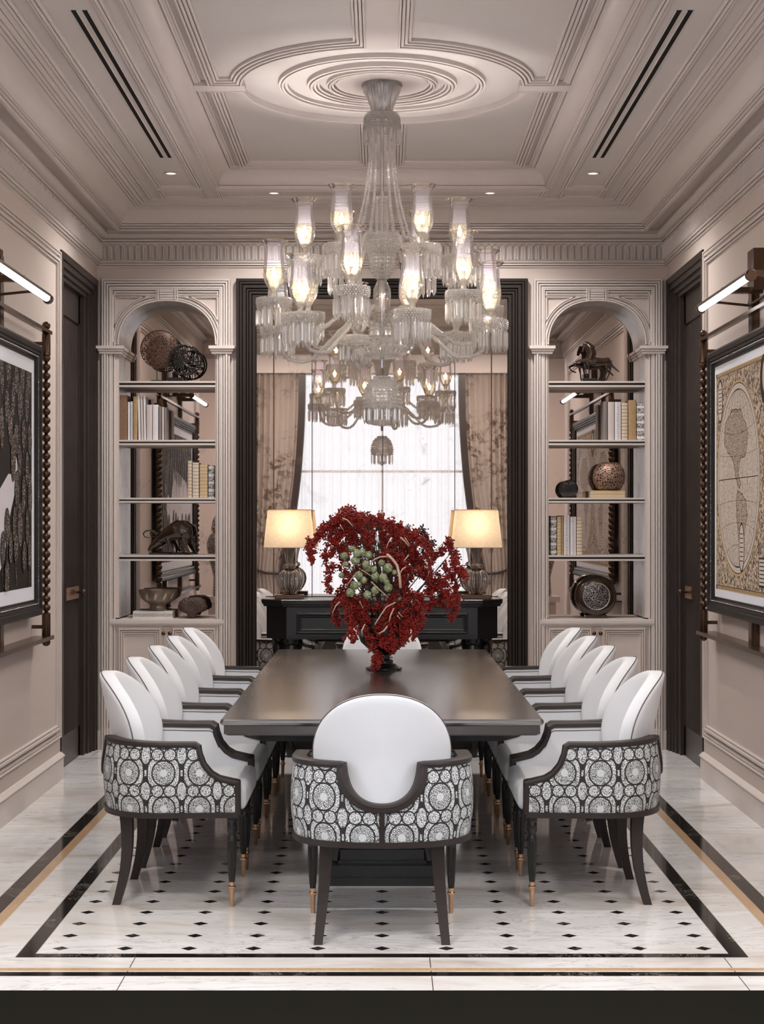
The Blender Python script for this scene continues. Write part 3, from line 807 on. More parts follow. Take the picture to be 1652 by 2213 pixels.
# vents
for sx in (-1, 1):
    for xx, lab in ((1.288, 'outer'), (1.241, 'inner')):
        b = MB(); b.box(sx*xx-.011, sx*xx+.011, 6.76, 9.48, HA-.003, HA+.0); 
        t_ = tag(b.build('air_vent', M['vent']), 'long black slot air vent in the ceiling, %s one of the pair on the %s' % (lab, 'left' if sx < 0 else 'right'), 'vent', 'ceiling slot vents')
        b = MB()
        for q in (-1, 1): b.box(sx*xx+q*.0125-.0015, sx*xx+q*.0125+.0015, 6.757, 9.483, HA-.005, HA)
        b.build('edge_trim', M['trimw'], t_)
# downlights
for (x, y, lab) in ((-1.29, 9.9, 'left, at the end of the slot vents'), (1.29, 9.9, 'right, at the end of the slot vents'), (-.70, 10.49, 'left, in the strip before the back wall'), (.70, 10.49, 'right, in the strip before the back wall'), (-1.29, 6.45, 'left, nearest the hall'), (1.29, 6.45, 'right, nearest the hall')):
    t = thing('downlight', 'small round recessed ceiling downlight on the '+lab, 'light', (x, y, HA), group='recessed downlights')
    b = MB(); b.lathe([(.040, .0), (.044, -.005), (.034, -.008), (.030, -.003), (.030, 0)], seg=24, cap=False); b.build('bezel', M['trimw'], t, True)
    b = MB(); b.lathe([(.030, -.003), (0, -.003)], seg=24, cap=False); b.build('lens', M['spotE'], t)
    l = bpy.data.lights.new('downlight_beam', 'SPOT'); l.energy = DOWN_POWER; l.spot_size = R(150); l.spot_blend = 1; l.color = (1, .95, .91); l.shadow_soft_size = .03
    o = bpy.data.objects.new('downlight_beam', l); o.location = (0, 0, -.02); COL.objects.link(o); o.parent = t

# ---------------- side walls: panel mouldings, baseboards, doors
for sx, nm in ((-1, 'left'), (1, 'right')):
    O = (sx*HW, 0, 0); Uv = (0, 1, 0); Nv = (-sx, 0, 0)
    def side(b, prof, pth, closed=True):
        if sx > 0: pass
        b.sweep(prof, pth, O, Uv, (0,0,1), Nv, closed)
    b = MB()
    pf = SL(0, [(.011, .018), (.013, .014)], .0005, .0045)
    side(b, pf, rect(5.75, .255, 9.79, 3.185)); 
    pf2 = SL(0, [(.016, .021), (.011, .013)], .0005, .0045)
    side(b, pf2, rect(5.80, .305, 9.735, 3.135))
    struct(b.build('trim_%s' % nm, M['trimw']))
    b = MB(); side(b, [(0, 0), (0, .022), (.125, .022), (.128, .014), (.131, .014), (.134, .030), (.142, .030), (.150, .020), (.160, .010), (.162, 0)], [(YF, 0), (D0, 0)], False)
    struct(b.build('baseboard_%s' % nm, M['trimw']))
    # door
    dr = struct(bpy.data.objects.new('door_1' if sx < 0 else 'door_2', None)); COL.objects.link(dr)
    dr.location = (sx*HW, D0, 0)
    fx = lambda d: -sx*d     # d>0 into the room, d<0 into the wall
    def bx(b, d0, d1, y0, y1, z0, z1):
        a0, a1 = sorted((fx(d0), fx(d1))); b.box(a0, a1, y0, y1, z0, z1)
    Lw = YB-D0
    b = MB()
    bx(b, -.19, .010, 0, .045, 0, DT); bx(b, -.07, .004, .045, .09, 0, DT-.03); bx(b, -.09, -.010, .09, .125, 0, DT-.08)
    bx(b, -.19, .010, Lw-.05, Lw, 0, DT); bx(b, -.10, .004, Lw-.10, Lw-.05, 0, DT-.03); bx(b, -.10, -.010, Lw-.16, Lw-.10, 0, DT-.05); bx(b, -.10, -.020, Lw-.22, Lw-.16, 0, DT-.07); bx(b, -.10, -.035, Lw-.30, Lw-.22, 0, DT-.08)
    bx(b, -.19, .010, .045, Lw-.05, DT-.045, DT); bx(b, -.12, .000, .09, Lw-.10, DT-.085, DT-.045); bx(b, -.12, -.015, .09, Lw-.10, DT-.12, DT-.085); bx(b, -.12, -.030, .09, Lw-.10, DT-.15, DT-.12)
    b.build('door_casing', M['dark'], dr)
    b = MB(); y0, y1 = .12, Lw-.30
    bx(b, -.13, -.075, y0, y1, 0.005, DT-.14)
    nr = 15
    for k in range(nr):
        w = (y1-y0-.10)/nr; c = y0+.05+w*(k+.5)
        vs = []
        for z in (.20, DT-.36):
            for t_ in range(5):
                a = PI*t_/4; vs.append((fx(-.078+.018*math.sin(a)), c-w*.40*math.cos(a), z))
        b.add(vs, [(i, i+1, i+6, i+5) for i in range(4)]+[(5, 6, 7, 8, 9), (0, 1, 2, 3, 4)])
    bx(b, -.075, -.062, y0, y0+.045, 0.005, DT-.14); bx(b, -.075, -.062, y1-.045, y1, 0.005, DT-.14)
    bx(b, -.075, -.062, y0, y1, DT-.34, DT-.14); bx(b, -.075, -.062, y0, y1, .005, .20)
    b.build('door_leaf', M['dark'], dr)
    b = MB(); zc = 1.093; pa, pb = (.48, .90) if sx < 0 else (.68, .90)
    bx(b, -.064, -.054, pa, pb, zc-.040, zc+.040); b.build('lock_plate', M['brass'], dr)
    b = MB(); b.lathe([(.008, 0), (.008, .03), (.020, .034), (.026, .045), (.022, .056), (0, .060)], (0,0,0), 16, ax='x')
    k = b.build('door_knob', M['bronze'], dr, True); k.location = (fx(-.056), pb-.06, zc); k.rotation_euler = (0, 0, 0 if sx < 0 else PI)
b = MB(); 
b.box(-HW, -BK1, YB-.02, YB, 0, .13); b.box(BK1, HW, YB-.02, YB, 0, .13); b.box(-BK0, -FR, YB-.02, YB, 0, .13); b.box(FR, BK0, YB-.02, YB, 0, .13)
struct(b.build('baseboard_back', M['trimw']))
# ------------------------------------------------------------------ dining chair
def interp(tab, x):
    if x <= tab[0][0]: return tab[0][1]
    for (a, p), (c, q) in zip(tab[:-1], tab[1:]):
        if x <= c: return p+(q-p)*(x-a)/(c-a)
    return tab[-1][1]
HWC = .334; YR = -.300; YFRT = .272; ZB = .380; ZTOP = .660; NSE = 2.5
half = []   # plan of right half, from rear centre to the front
for k in range(49):
    a = PI/2*k/48
    half.append((HWC*math.sin(a)**(2/NSE), -.02+(YR+.02)*math.cos(a)**(2/NSE)))
for k in range(1, 25): half.append((HWC-.016*(k/24), -.02+(YFRT+.02)*k/24))
acc = [0]
for p, q in zip(half[:-1], half[1:]): acc.append(acc[-1]+math.dist(p, q))
SMAX = acc[-1]
sx_tab = [(a, p[0]) for a, p in zip(acc, half)]; sy_tab = [(a, p[1]) for a, p in zip(acc, half)]
def plan(s_):
    a = abs(s_); x = interp(sx_tab, a); y = interp(sy_tab, a); return (math.copysign(x, s_) if a > 1e-9 else 0.0, y)
def pnorm(s_):  # inward
    e = .004; a = max(-SMAX+e, min(SMAX-e, s_)); p = plan(a-e); q = plan(a+e)
    t = Vector((q[0]-p[0], q[1]-p[1])).normalized(); return Vector((-t.y, t.x, 0))
CUT = .146
ARM = [(0, .660), (.008, .622), (.024, .580), (.052, .546), (.084, .526), (.145, .511), (.2, .510)]
def ztop(s_):
    a = abs(s_); y = plan(s_)[1]
    if a < CUT: return ZTOP+.008-.152*(max(0, 1-(a/CUT)**2.2))**(1/2.2)
    if y > .112: return interp(ARM, y-.112)
    return ZTOP+.008*max(0, (-y)/.3)
def outer(s_, z, off=0):
    p = plan(s_); nrm = pnorm(s_); bl = .013*math.sin(PI*min(1, max(0, (z-ZB)/.28)))
    return Vector((p[0], p[1], z))+nrm*(off-bl)
cols = []
for k in range(25): cols.append(CUT*math.sin(PI/2*k/24))
sy112 = next(a for a, p in zip(acc, half) if p[1] > .108)
k = CUT
for i in range(1, 29): cols.append(CUT+(sy112-CUT)*i/28)
for i in range(1, 25): cols.append(sy112+(SMAX-sy112)*(i/24)**1.3)
SS = [-c for c in cols[::-1]]+cols[1:]
def sweepframe(b, pts, ins, prof, closed=False):
    rings = []; n = len(pts)
    for i in range(n):
        T = (pts[min(i+1, n-1)]-pts[max(i-1, 0)]).normalized(); I = (ins[i]-T*ins[i].dot(T)).normalized(); N = T.cross(I)
        rings.append([pts[i]+I*a+N*c for a, c in prof])
    b.loft(rings, True, True)
def make_chair(label):
    r = thing('dining_chair', label, 'chair', group='dining chairs around the long table')
    NV = 12
    b = MB(); b.grid(lambda u, v: outer(SS[round(u*(len(SS)-1))], ZB+(ztop(SS[round(u*(len(SS)-1))])-ZB)*v), len(SS)-1, NV,
                     lambda u, v: (SS[round(u*(len(SS)-1))]+.0713*0, (ZB+(ztop(SS[round(u*(len(SS)-1))])-ZB)*v)))
    b.build('shell', M['fabric'], r, True)
    TH = .046
    b = MB(); b.grid(lambda u, v: outer(SS[round(u*(len(SS)-1))], ZB+(ztop(SS[round(u*(len(SS)-1))])-.004-ZB)*v, TH), len(SS)-1, 6)
    b.build('inner_upholstery', M['white'], r, True)
    # wooden rail along the rim (arm rests, cut-out) and down the fronts
    b = MB()
    pts = [outer(-SMAX, z, 0) for z in (ZB, (ZB+.51)/2)]; sv = [-SMAX, -SMAX]
    for s_ in SS: pts.append(outer(s_, ztop(s_))); sv.append(s_)
    pts += [outer(SMAX, z, 0) for z in ((ZB+.51)/2, ZB)]; sv += [SMAX, SMAX]
    ins = [pnorm(s_) for s_ in sv]
    h = .0085; prof = [(-.007, -h), (-.009, 0), (-.007, h), (.012, h+.003), (TH+.002, h), (TH+.004, -h), (.0, -h-.004)]
    sweepframe(b, pts, ins, prof)
    b.build('arm_rail', M['chairwood'], r)
    b = MB(); pts2 = [p+i*(TH-.004)+Vector((0, 0, -.022)) for p, i in zip(pts[2:-2], ins[2:-2])]
    pts2 = [p for p, s_ in zip(pts2, sv[2:-2]) if abs(s_) > CUT*1.6 and abs(s_) < SMAX-.01]
    hl = [p for p in pts2 if p.x < 0]; hr = [p for p in pts2 if p.x > 0]
    for hh in (hl, hr): b = MB(); b.tube(hh, .0028, 6); b.build('piping', M['pipe'], r, True)
    # trim following the outline of the fabric on the outside, bottom rail, centre strip
    b = MB(); ps = [outer(s_, ZB-.004) for s_ in SS]; sweepframe(b, ps, [pnorm(s_) for s_ in SS], [(-.008, -.010), (-.008, .012), (.03, .012), (.03, -.010)])
    zc = ztop(0); y0 = plan(0)[1]
    for i in range(8):
        za = ZB+(zc-ZB)*i/8; zb_ = ZB+(zc-ZB)*(i+1)/8; pa = outer(0, za); pb = outer(0, zb_)
        b.add([(x, p.y-d, p.z) for p in (pa, pb) for x, d in ((-.010, 0), (-.010, .007), (.010, .007), (.010, 0))], [(0,1,5,4), (1,2,6,5), (2,3,7,6)])
    fp = []
    for s_ in SS:
        if abs(s_) >= CUT: continue
        z = ztop(s_); fp.append((outer(s_, z), s_))
    # flat band around the cut-out
    rings = []
    for s_ in [q for q in SS if abs(q) <= CUT+.001]:
        z = ztop(s_); e = .002
        t_ = Vector((2*e, ztop(min(CUT, s_+e))-ztop(max(-CUT, s_-e))))
        nn = Vector((t_.y, -t_.x)).normalized() if t_.length > 1e-9 else Vector((0, -1))
        if abs(s_) > CUT*.985: nn = Vector((math.copysign(1, s_), 0))
        w_ = .020
        s2 = s_+nn.x*w_; z2 = z+nn.y*w_
        p = outer(s_, z); q = outer(s2, z2); ni = pnorm(s_); n2 = pnorm(s2)
        rings.append([p-ni*.0, p-ni*.008, q-n2*.008, q-n2*.0])
    b.loft(rings, False)
    # front bottom rail
    b.box(-HWC+.03, HWC-.03, YFRT-.02, YFRT+.012, ZB-.014, ZB+.008)
    b.build('frame_trim', M['chairwood'], r)
    b = MB(); b.box(-HWC+.06, HWC-.06, -.20, YFRT, ZB-.012, ZB+.01); b.build('seat_base', M['dark'], r)
    b = MB(); b.rbox(-HWC+.058, HWC-.058, -.215, YFRT+.028, ZB+.006, .492, .028, 4); b.build('seat', M['white'], r, True, angle=60)
    # oval barrel back
    CZ = .695; A = .257; B = .232; NN = 2.15; K = 1.75; T = .075
    rear = lambda u, z: -.272+K*u*u-.19*max(0, z-.60)-.02*(z-.6)
    def pt(rho, a, d):
        c, s_ = math.cos(a), math.sin(a); u = A*rho*math.copysign(abs(c)**(2/NN), c); z = CZ+B*rho*math.copysign(abs(s_)**(2/NN), s_)
        return Vector((u, rear(u, z)+d, z))
    n = 64; rings = []
    for rho, d in ((.02, 0), (.35, 0), (.65, 0), (.85, .0), (.95, .001), (.985, .005), (1, .012), (1, T-.018), (.985, T-.008), (.95, T-.002), (.85, T+.002), (.6, T+.006), (.3, T+.008), (.02, T+.008)):
        rings.append([pt(rho, 2*PI*k/n, d) for k in range(n)])
    b = MB(); b.loft(rings, True, True); bk = b.build('backrest', M['white'], r, True)
    b = MB(); b.tube([pt(1.002, 2*PI*k/n, .012) for k in range(n)], .0026, 6, closed=True); b.build('piping', M['pipe'], bk, True)
    # legs
    for sx in (-1, 1):
        b = MB(); H = ZB-.012
        b.lathe([(.020, H), (.021, H-.012), (.0215, H-.022), (.018, H-.028), (.0205, H-.034), (.0205, H-.062), (.017, H-.068), (.0155, H-.076), (.019, H-.084), (.0215, H-.094), (.020, H-.102)], seg=24)
        b.lathe([(.020, H-.100), (.0205, H-.12), (.018, H-.18), (.0145, H-.24), (.0115, .100)], seg=48, flute=12, depth=.16)
        lg = b.build('leg', M['black'], r, True, angle=40); lg.location = (sx*.275, .243, 0)
        b = MB(); b.lathe([(.0115, .100), (.0115, .086), (.016, .083), (.0165, .077), (.0125, .072), (.0115, .066), (.0085, .004), (.006, 0)], seg=20); b.build('ferrule', M['brass'], lg, True, angle=40)
        b = MB(); rings = []
        for k in range(9):
            t_ = k/8; z = H*(1-t_); w_ = .025-.009*t_; cxk = sx*(.205+.030*t_**1.4); cyk = -.195-.035*t_**2+.012*math.sin(PI*t_)
            rings.append([(cxk-w_, cyk-w_*1.0, z), (cxk+w_, cyk-w_*1.0, z), (cxk+w_, cyk+w_, z), (cxk-w_, cyk+w_, z)])
        b.loft(rings, True, True); b.build('leg', M['chairwood'], r)
    return r
M['chairwood'] = simple('taupe_black_chair_wood', (.024, .0175, .016), .42, var=.12, vs=8, spec=.35)
ch = make_chair('cream dining chair with black and white medallion shell, nearest, seen from behind at table head')
ch.location = (0, 6.19, 0)
ords = ['nearest', 'second from the front', 'third from the front', 'fourth from the front', 'farthest']
for sx, nm in ((-1, 'left'), (1, 'right')):
    for i in range(5):
        c = copy_tree(ch); c.location = (sx*.85, 6.82+.70*i, 0); c.rotation_euler = (0, 0, -PI/2 if sx < 0 else PI/2)
        c['label'] = 'cream oval-backed dining chair, %s row, %s' % (nm, ords[i])
c = copy_tree(ch); c.location = (0, 10.27, 0); c.rotation_euler = (0, 0, PI); c['label'] = 'cream dining chair at the far table head, half hidden behind the red flowers'

# ------------------------------------------------------------------ dining table
T0, T1, TW = 6.50, 10.12, .652
tb = thing('dining_table', 'long dark polished dining table on two stepped pedestals', 'table', (0, (T0+T1)/2, 0))
L2 = (T1-T0)/2
b = MB()
def slab(b, hx, hy, z, c=.012): return [(hx-c, hy, z), (-hx+c, hy, z), (-hx, hy-c, z), (-hx, -hy+c, z), (-hx+c, -hy, z), (hx-c, -hy, z), (hx, -hy+c, z), (hx, hy-c, z)]
b.loft([slab(b, TW-.055, L2-.055, .692), slab(b, TW-.020, L2-.020, .694), slab(b, TW-.014, L2-.014, .700), slab(b, TW-.014, L2-.014, .732), slab(b, TW-.004, L2-.004, .738), slab(b, TW, L2, .746), slab(b, TW-.002, L2-.002, .756), slab(b, TW-.006, L2-.006, .760)], True, True)
b.build('tabletop', M['tabled'], tb)
b = MB(); b.box(-.50, .50, -L2+.14, L2-.14, .655, .694); b.build('apron', M['black'], tb)
for q in (-1, 1):
    yc = q*1.10
    b = MB()
    for hx, hy, z0, z1 in ((.235, .30, 0, .035), (.225, .29, .035, .085), (.19, .26, .085, .10), (.18, .25, .10, .145), (.15, .20, .145, .165), (.13, .16, .165, .60), (.16, .20, .60, .63), (.20, .25, .63, .66)):
        b.box(-hx, hx, yc-hy, yc+hy, z0, z1)
    for sx in (-1, 1):
        for sy in (-1, 1):
            b.tube([(sx*.13, yc+sy*.16, .45), (sx*.15, yc+sy*.19, .30), (sx*.19, yc+sy*.23, .20), (sx*.21, yc+sy*.26, .10)], [.018, .02, .022, .022], 8)
    b.build('pedestal', M['black'], tb)

# ------------------------------------------------------------------ console and lamps
CY0, CY1 = 10.66, 11.02; CH = EYE-(1296-HZ)*CY0/F
co_ = thing('console_table', 'black console table with clipped corners standing before the wall mirror', 'table', (0, (CY0+CY1)/2, 0))
hd = (CY1-CY0)/2
def clip(hx, z, e=0): return [(-hx-e, hd, z), (-hx-e, -hd+.13-e, z), (-hx+.14-e, -hd-e, z), (hx-.14+e, -hd-e, z), (hx+e, -hd+.13-e, z), (hx+e, hd, z)]
def cons(b, secs): b.loft([clip(.782, z, e) for z, e in secs], True, True)
b = MB(); cons(b, [(CH-.050, .0), (CH-.046, .008), (CH-.034, .010), (CH-.030, .018), (CH-.016, .020), (CH-.004, .022), (CH, .018)]); b.build('tabletop', M['black'], co_)
ZA = CH-.262
b = MB(); b.loft([clip(.782, ZA, -.012), clip(.782, CH-.05, -.012)], True, True)
b.build('apron', M['black'], co_)
b = MB(); b.box(-.60, .60, -hd-.002, -hd+.02, ZA+.015, CH-.062); 
b.sweep([(0, .0), (0, .010), (.010, .014), (.018, .010), (.022, .002), (.026, .002), (.028, .006), (.034, .004), (.034, 0)], rect(-.565, ZA+.035, .565, CH-.085), (0, -hd-.002, 0), *U3)
b.build('drawer', M['black'], co_)
for x in (-.70, -.60, .60, .70):
    for y in ((-hd+.06),) if abs(x) < .65 else ((hd-.05),):
        b = MB(); H = ZA
        b.lathe([(.045, H), (.045, H-.03), (.03, H-.04), (.038, H-.06), (.042, H-.09), (.028, H-.14), (.024, H-.2), (.022, .2), (.018, .10), (.03, .08), (.036, .05), (.028, 0)], (0,0,0), 20)
        o = b.build('leg', M['black'], co_, True, angle=40); o.location = (x, y, 0)
def lamp(px, nm):
    Y = 10.80; x = (px-826)*Y/F
    r = thing('table_lamp', 'lit table lamp with ribbed glass base and linen shade, %s end of console' % nm, 'lamp', (x, Y, CH), group='table lamps')
    k = Y/F
    b = MB(); b.rbox(-.095, .095, -.07, .07, 0, .028, .004, 2); b.build('base', M['bronze'], r)
    b = MB(); pr = [(.030, .028), (.045, .034), (.066, .060), (.080, .092), (.084, .120), (.078, .150), (.060, .176), (.040, .190), (.024, .196)]
    b.lathe(pr, seg=96, flute=16, depth=.14, cap=False); b.build('glass_globe', M['clearl'], r, True)
    b = MB()
    for j in range(16):
        a = 2*PI*j/16; b.tube([((q[0]+.001)*math.cos(a), (q[0]+.001)*math.sin(a), q[1]) for q in pr], .0018, 5)
    b.build('globe_rib', M['silver'], r, True)
    b = MB(); b.lathe([(.024, .196), (.040, .204), (.044, .216), (.038, .228), (.024, .234), (.024, .245), (.030, .285), (.038, .320), (.042, .332), (.044, .340), (.030, .344)], seg=48, flute=12, depth=.12, cap=False); b.build('glass_neck', M['clearl'], r, True)
    b = MB(); b.lathe([(.008, .028), (.008, .60)], seg=12); b.lathe([(.03, .19), (.032, .196), (.03, .202)], seg=20); b.lathe([(.044, .338), (.046, .343), (.044, .35), (.012, .352)], seg=24)
    b.build('stem', M['bronze'], r, True, angle=40)
    zt, zb = CH*0+EYE-(1102-HZ)*k-CH, EYE-(1183-HZ)*k-CH
    def ringr(hx, hy, z, c=.006): return [(hx-c, hy, z), (-hx+c, hy, z), (-hx, hy-c, z), (-hx, -hy+c, z), (-hx+c, -hy, z), (hx-c, -hy, z), (hx, -hy+c, z), (hx, hy-c, z)]
    b = MB(); b.loft([ringr(.166, .105, zb), ringr(.140, .085, zt)], True); sh = b.build('lamp_shade', M['shade'], r)
    b = MB()
    for rg, z in ((ringr(.1665, .1055, zb), zb), (ringr(.1405, .0855, zt), zt)): b.tube(rg, .0025, 6, closed=True)
    b.build('shade_trim', M['brass'], sh)
    b = MB(); b.tube([(-.139, 0, zt-.004), (0, 0, zt-.004), (.139, 0, zt-.004)], .002, 6); b.ball((0, 0, zt+.010), .010, 10, 8); b.ball((.018, 0, zt+.004), .006); b.ball((-.018, 0, zt+.004), .006); b.build('finial', M['bronze'], r, True)
    b = MB(); b.ball((0, 0, (zt+zb)/2-.02), .026, 12, 8); b.build('bulb', M['bulbl'], r, True)
    point('lamp_light', (0, 0, (zt+zb)/2+.03), LAMP_POWER, (1, .70, .42), .065, r)
M['clearl'] = mk_clear('smoked_lamp_glass', (.72, .66, .62), .04)
M['bulbl'] = mk_emit('lamp_bulb', (1, .8, .55), 12)
lamp(626, 'left'); lamp(1030, 'right')

# ------------------------------------------------------------------ chandelier
CX, CYc = 0, 8.25
cs = CYc/F
hz = lambda py: EYE-(py-HZ)*cs
ch_ = thing('chandelier', 'large three-tier crystal chandelier with etched hurricane shades hanging over the table', 'chandelier', (CX, CYc, 3.785))
def cb(b, name, mat, smooth=True, parent=None, angle=None):
    o = b.build(name, mat, parent or ch_, smooth, angle=angle)
    if parent is None: o.location = (0, 0, -3.785)
    return o
b = MB(); b.lathe([(.104, 3.784), (.106, 3.775), (.100, 3.77)], seg=48); b.lathe([(.100, 3.775), (.094, 3.745), (.076, 3.705), (.060, 3.665), (.054, 3.630)], seg=120, flute=24, depth=.16, cap=False)
cb(b, 'canopy', [M['crystal']], angle=50)
b = MB(); b.lathe([(.050, 3.780), (.046, 3.70), (.042, 3.62)], seg=24); cb(b, 'canopy_core', M['silver'])
b = MB(); b.lathe([(.050, 3.640), (.078, 3.636), (.088, 3.625), (.090, 3.600), (.084, 3.590)], seg=48, cap=False); cb(b, 'collar', M['crystal'])
b = MB(); b.lathe([(.010, 3.78), (.010, 2.86)], seg=12); b.lathe([(.0095, 2.87), (.0145, 2.86), (.0145, 2.56), (.011, 2.55), (.011, 2.34)], seg=16)
cb(b, 'stem', M['silver'], angle=40)
b = MB()
for r_, z in ((.088, 3.612), (.090, 3.600), (.090, 3.588), (.089, 3.576), (.087, 3.564), (.084, 3.552)):
    for k in range(44):
        a = 2*PI*(k+random.random()*.5)/44; b.ico((r_*math.cos(a), r_*math.sin(a), z), .0062)
cb(b, 'bead_band', M['bead'], False)
for k in range(14):
    a = 2*PI*(k+.5)/14; ca, sa = math.cos(a), math.sin(a)
    b = MB(); pts = []
    key = [(3.60, .080), (3.50, .070), (3.40, .066), (3.30, .076), (3.20, .092), (3.10, .116), (2.99, .150)]
    z = 3.60; i = 0
    while z > 2.99:
        r_ = interp([(q, w_) for q, w_ in key[::-1]], z); rb = .0062+.0012*(3.6-z)
        b.ico((r_*ca, r_*sa, z), rb); z -= rb*1.9; i += 1
    cb(b, 'bead_strand', M['bead'], False)
def prism_mesh(b, c, L, w=.0075, ang=0):
    x, y, z = c
    r0 = []
    for zz, ww in ((0, .002), (-.012, w), (-L*.78, w*.95), (-L, .0008)):
        r0.append([(x+ww*math.cos(PI/3*k+ang), y+ww*math.sin(PI/3*k+ang), z+zz) for k in range(6)])
    b.loft(r0, True, True); b.ico((x, y, z+.006), .0055)
for k in range(12):
    a = 2*PI*k/12; b = MB(); prism_mesh(b, (.092*math.cos(a), .092*math.sin(a), 3.548), .075); cb(b, 'prism', M['crystal'], False)
# central glass column, upper bowl
b = MB(); b.lathe([(.034, 3.21), (.030, 3.20), (.034, 3.18), (.034, 3.00), (.040, 2.99)], seg=48, flute=8, depth=.06, cap=False); cb(b, 'glass_column', M['clear'], angle=50)
b = MB(); b.lathe([(.090, 3.02), (.108, 3.008), (.110, 2.985), (.104, 2.960), (.085, 2.945), (.070, 2.92), (.064, 2.88), (.052, 2.82), (.030, 2.79)], seg=96, flute=24, depth=.07, cap=False)
cb(b, 'upper_bowl', M['crystal'], angle=50)
b = MB()
for r_, z, n in ((.112, 3.0, 56), (.113, 2.985, 56), (.108, 2.968, 54), (.098, 2.954, 50), (.086, 2.942, 44), (.078, 2.934, 40), (.074, 2.925, 38), (.070, 2.905, 36), (.067, 2.885, 34), (.062, 2.865, 32), (.058, 2.845, 30), (.052, 2.825, 28), (.040, 2.808, 22)):
    for k in range(n): a = 2*PI*(k+random.random()*.4)/n; b.ico((r_*math.cos(a), r_*math.sin(a), z), .0062)
cb(b, 'bead_band', M['bead'], False)
b = MB(); b.lathe([(.016, 2.80), (.026, 2.78), (.044, 2.74), (.046, 2.70), (.036, 2.64), (.022, 2.58), (.030, 2.56)], seg=48, cap=False); cb(b, 'baluster', M['clear'])
b = MB(); b.lathe([(.030, 2.565), (.062, 2.560), (.064, 2.530), (.070, 2.50), (.040, 2.49)], seg=64, cap=False); cb(b, 'hub', M['crystal'], angle=50)
b = MB(); b.lathe([(.168, 2.476), (.172, 2.468), (.160, 2.440), (.130, 2.412), (.085, 2.392), (.030, 2.384), (.012, 2.38)], seg=120, flute=30, depth=.08, cap=False); cb(b, 'lower_bowl', M['crystal'], angle=50)
b = MB()
for r_, z, n in ((.170, 2.474, 90), (.166, 2.455, 88), (.152, 2.432, 80), (.066, 2.548, 40), (.067, 2.53, 40)):
    for k in range(n): a = 2*PI*(k+random.random()*.4)/n; b.ico((r_*math.cos(a), r_*math.sin(a), z), .0058)
cb(b, 'bead_band', M['bead'], False)
# hanging basket
b = MB(); b.lathe([(.012, 2.30), (.040, 2.292), (.070, 2.262), (.088, 2.222), (.096, 2.180), (.092, 2.150), (.080, 2.130)], seg=96, flute=20, depth=.05, cap=False); cb(b, 'basket_dome', M['crystal'], angle=50)
b = MB()
for j in range(9):
    t_ = j/8; z = 2.292-.15*t_; r_ = interp([(0, .040), (.2, .072), (.5, .090), (.75, .097), (1, .094)], t_); n = int(2*PI*r_/.0125)
    for k in range(n): a = 2*PI*(k+random.random()*.4)/n; b.ico((r_*math.cos(a), r_*math.sin(a), z), .0060)
cb(b, 'bead_band', M['bead'], False)
for k in range(24):
    a = 2*PI*k/24; b = MB(); r_ = .092 if k % 2 else .070
    prism_mesh(b, (r_*math.cos(a), r_*math.sin(a), 2.135), .082, .0065); cb(b, 'prism', M['crystal'], False)
b = MB(); b.lathe([(.012, 2.14), (.012, 2.08), (.024, 2.07), (.022, 2.055), (.008, 2.045), (0, 2.04)], seg=24); cb(b, 'finial', M['crystal'])
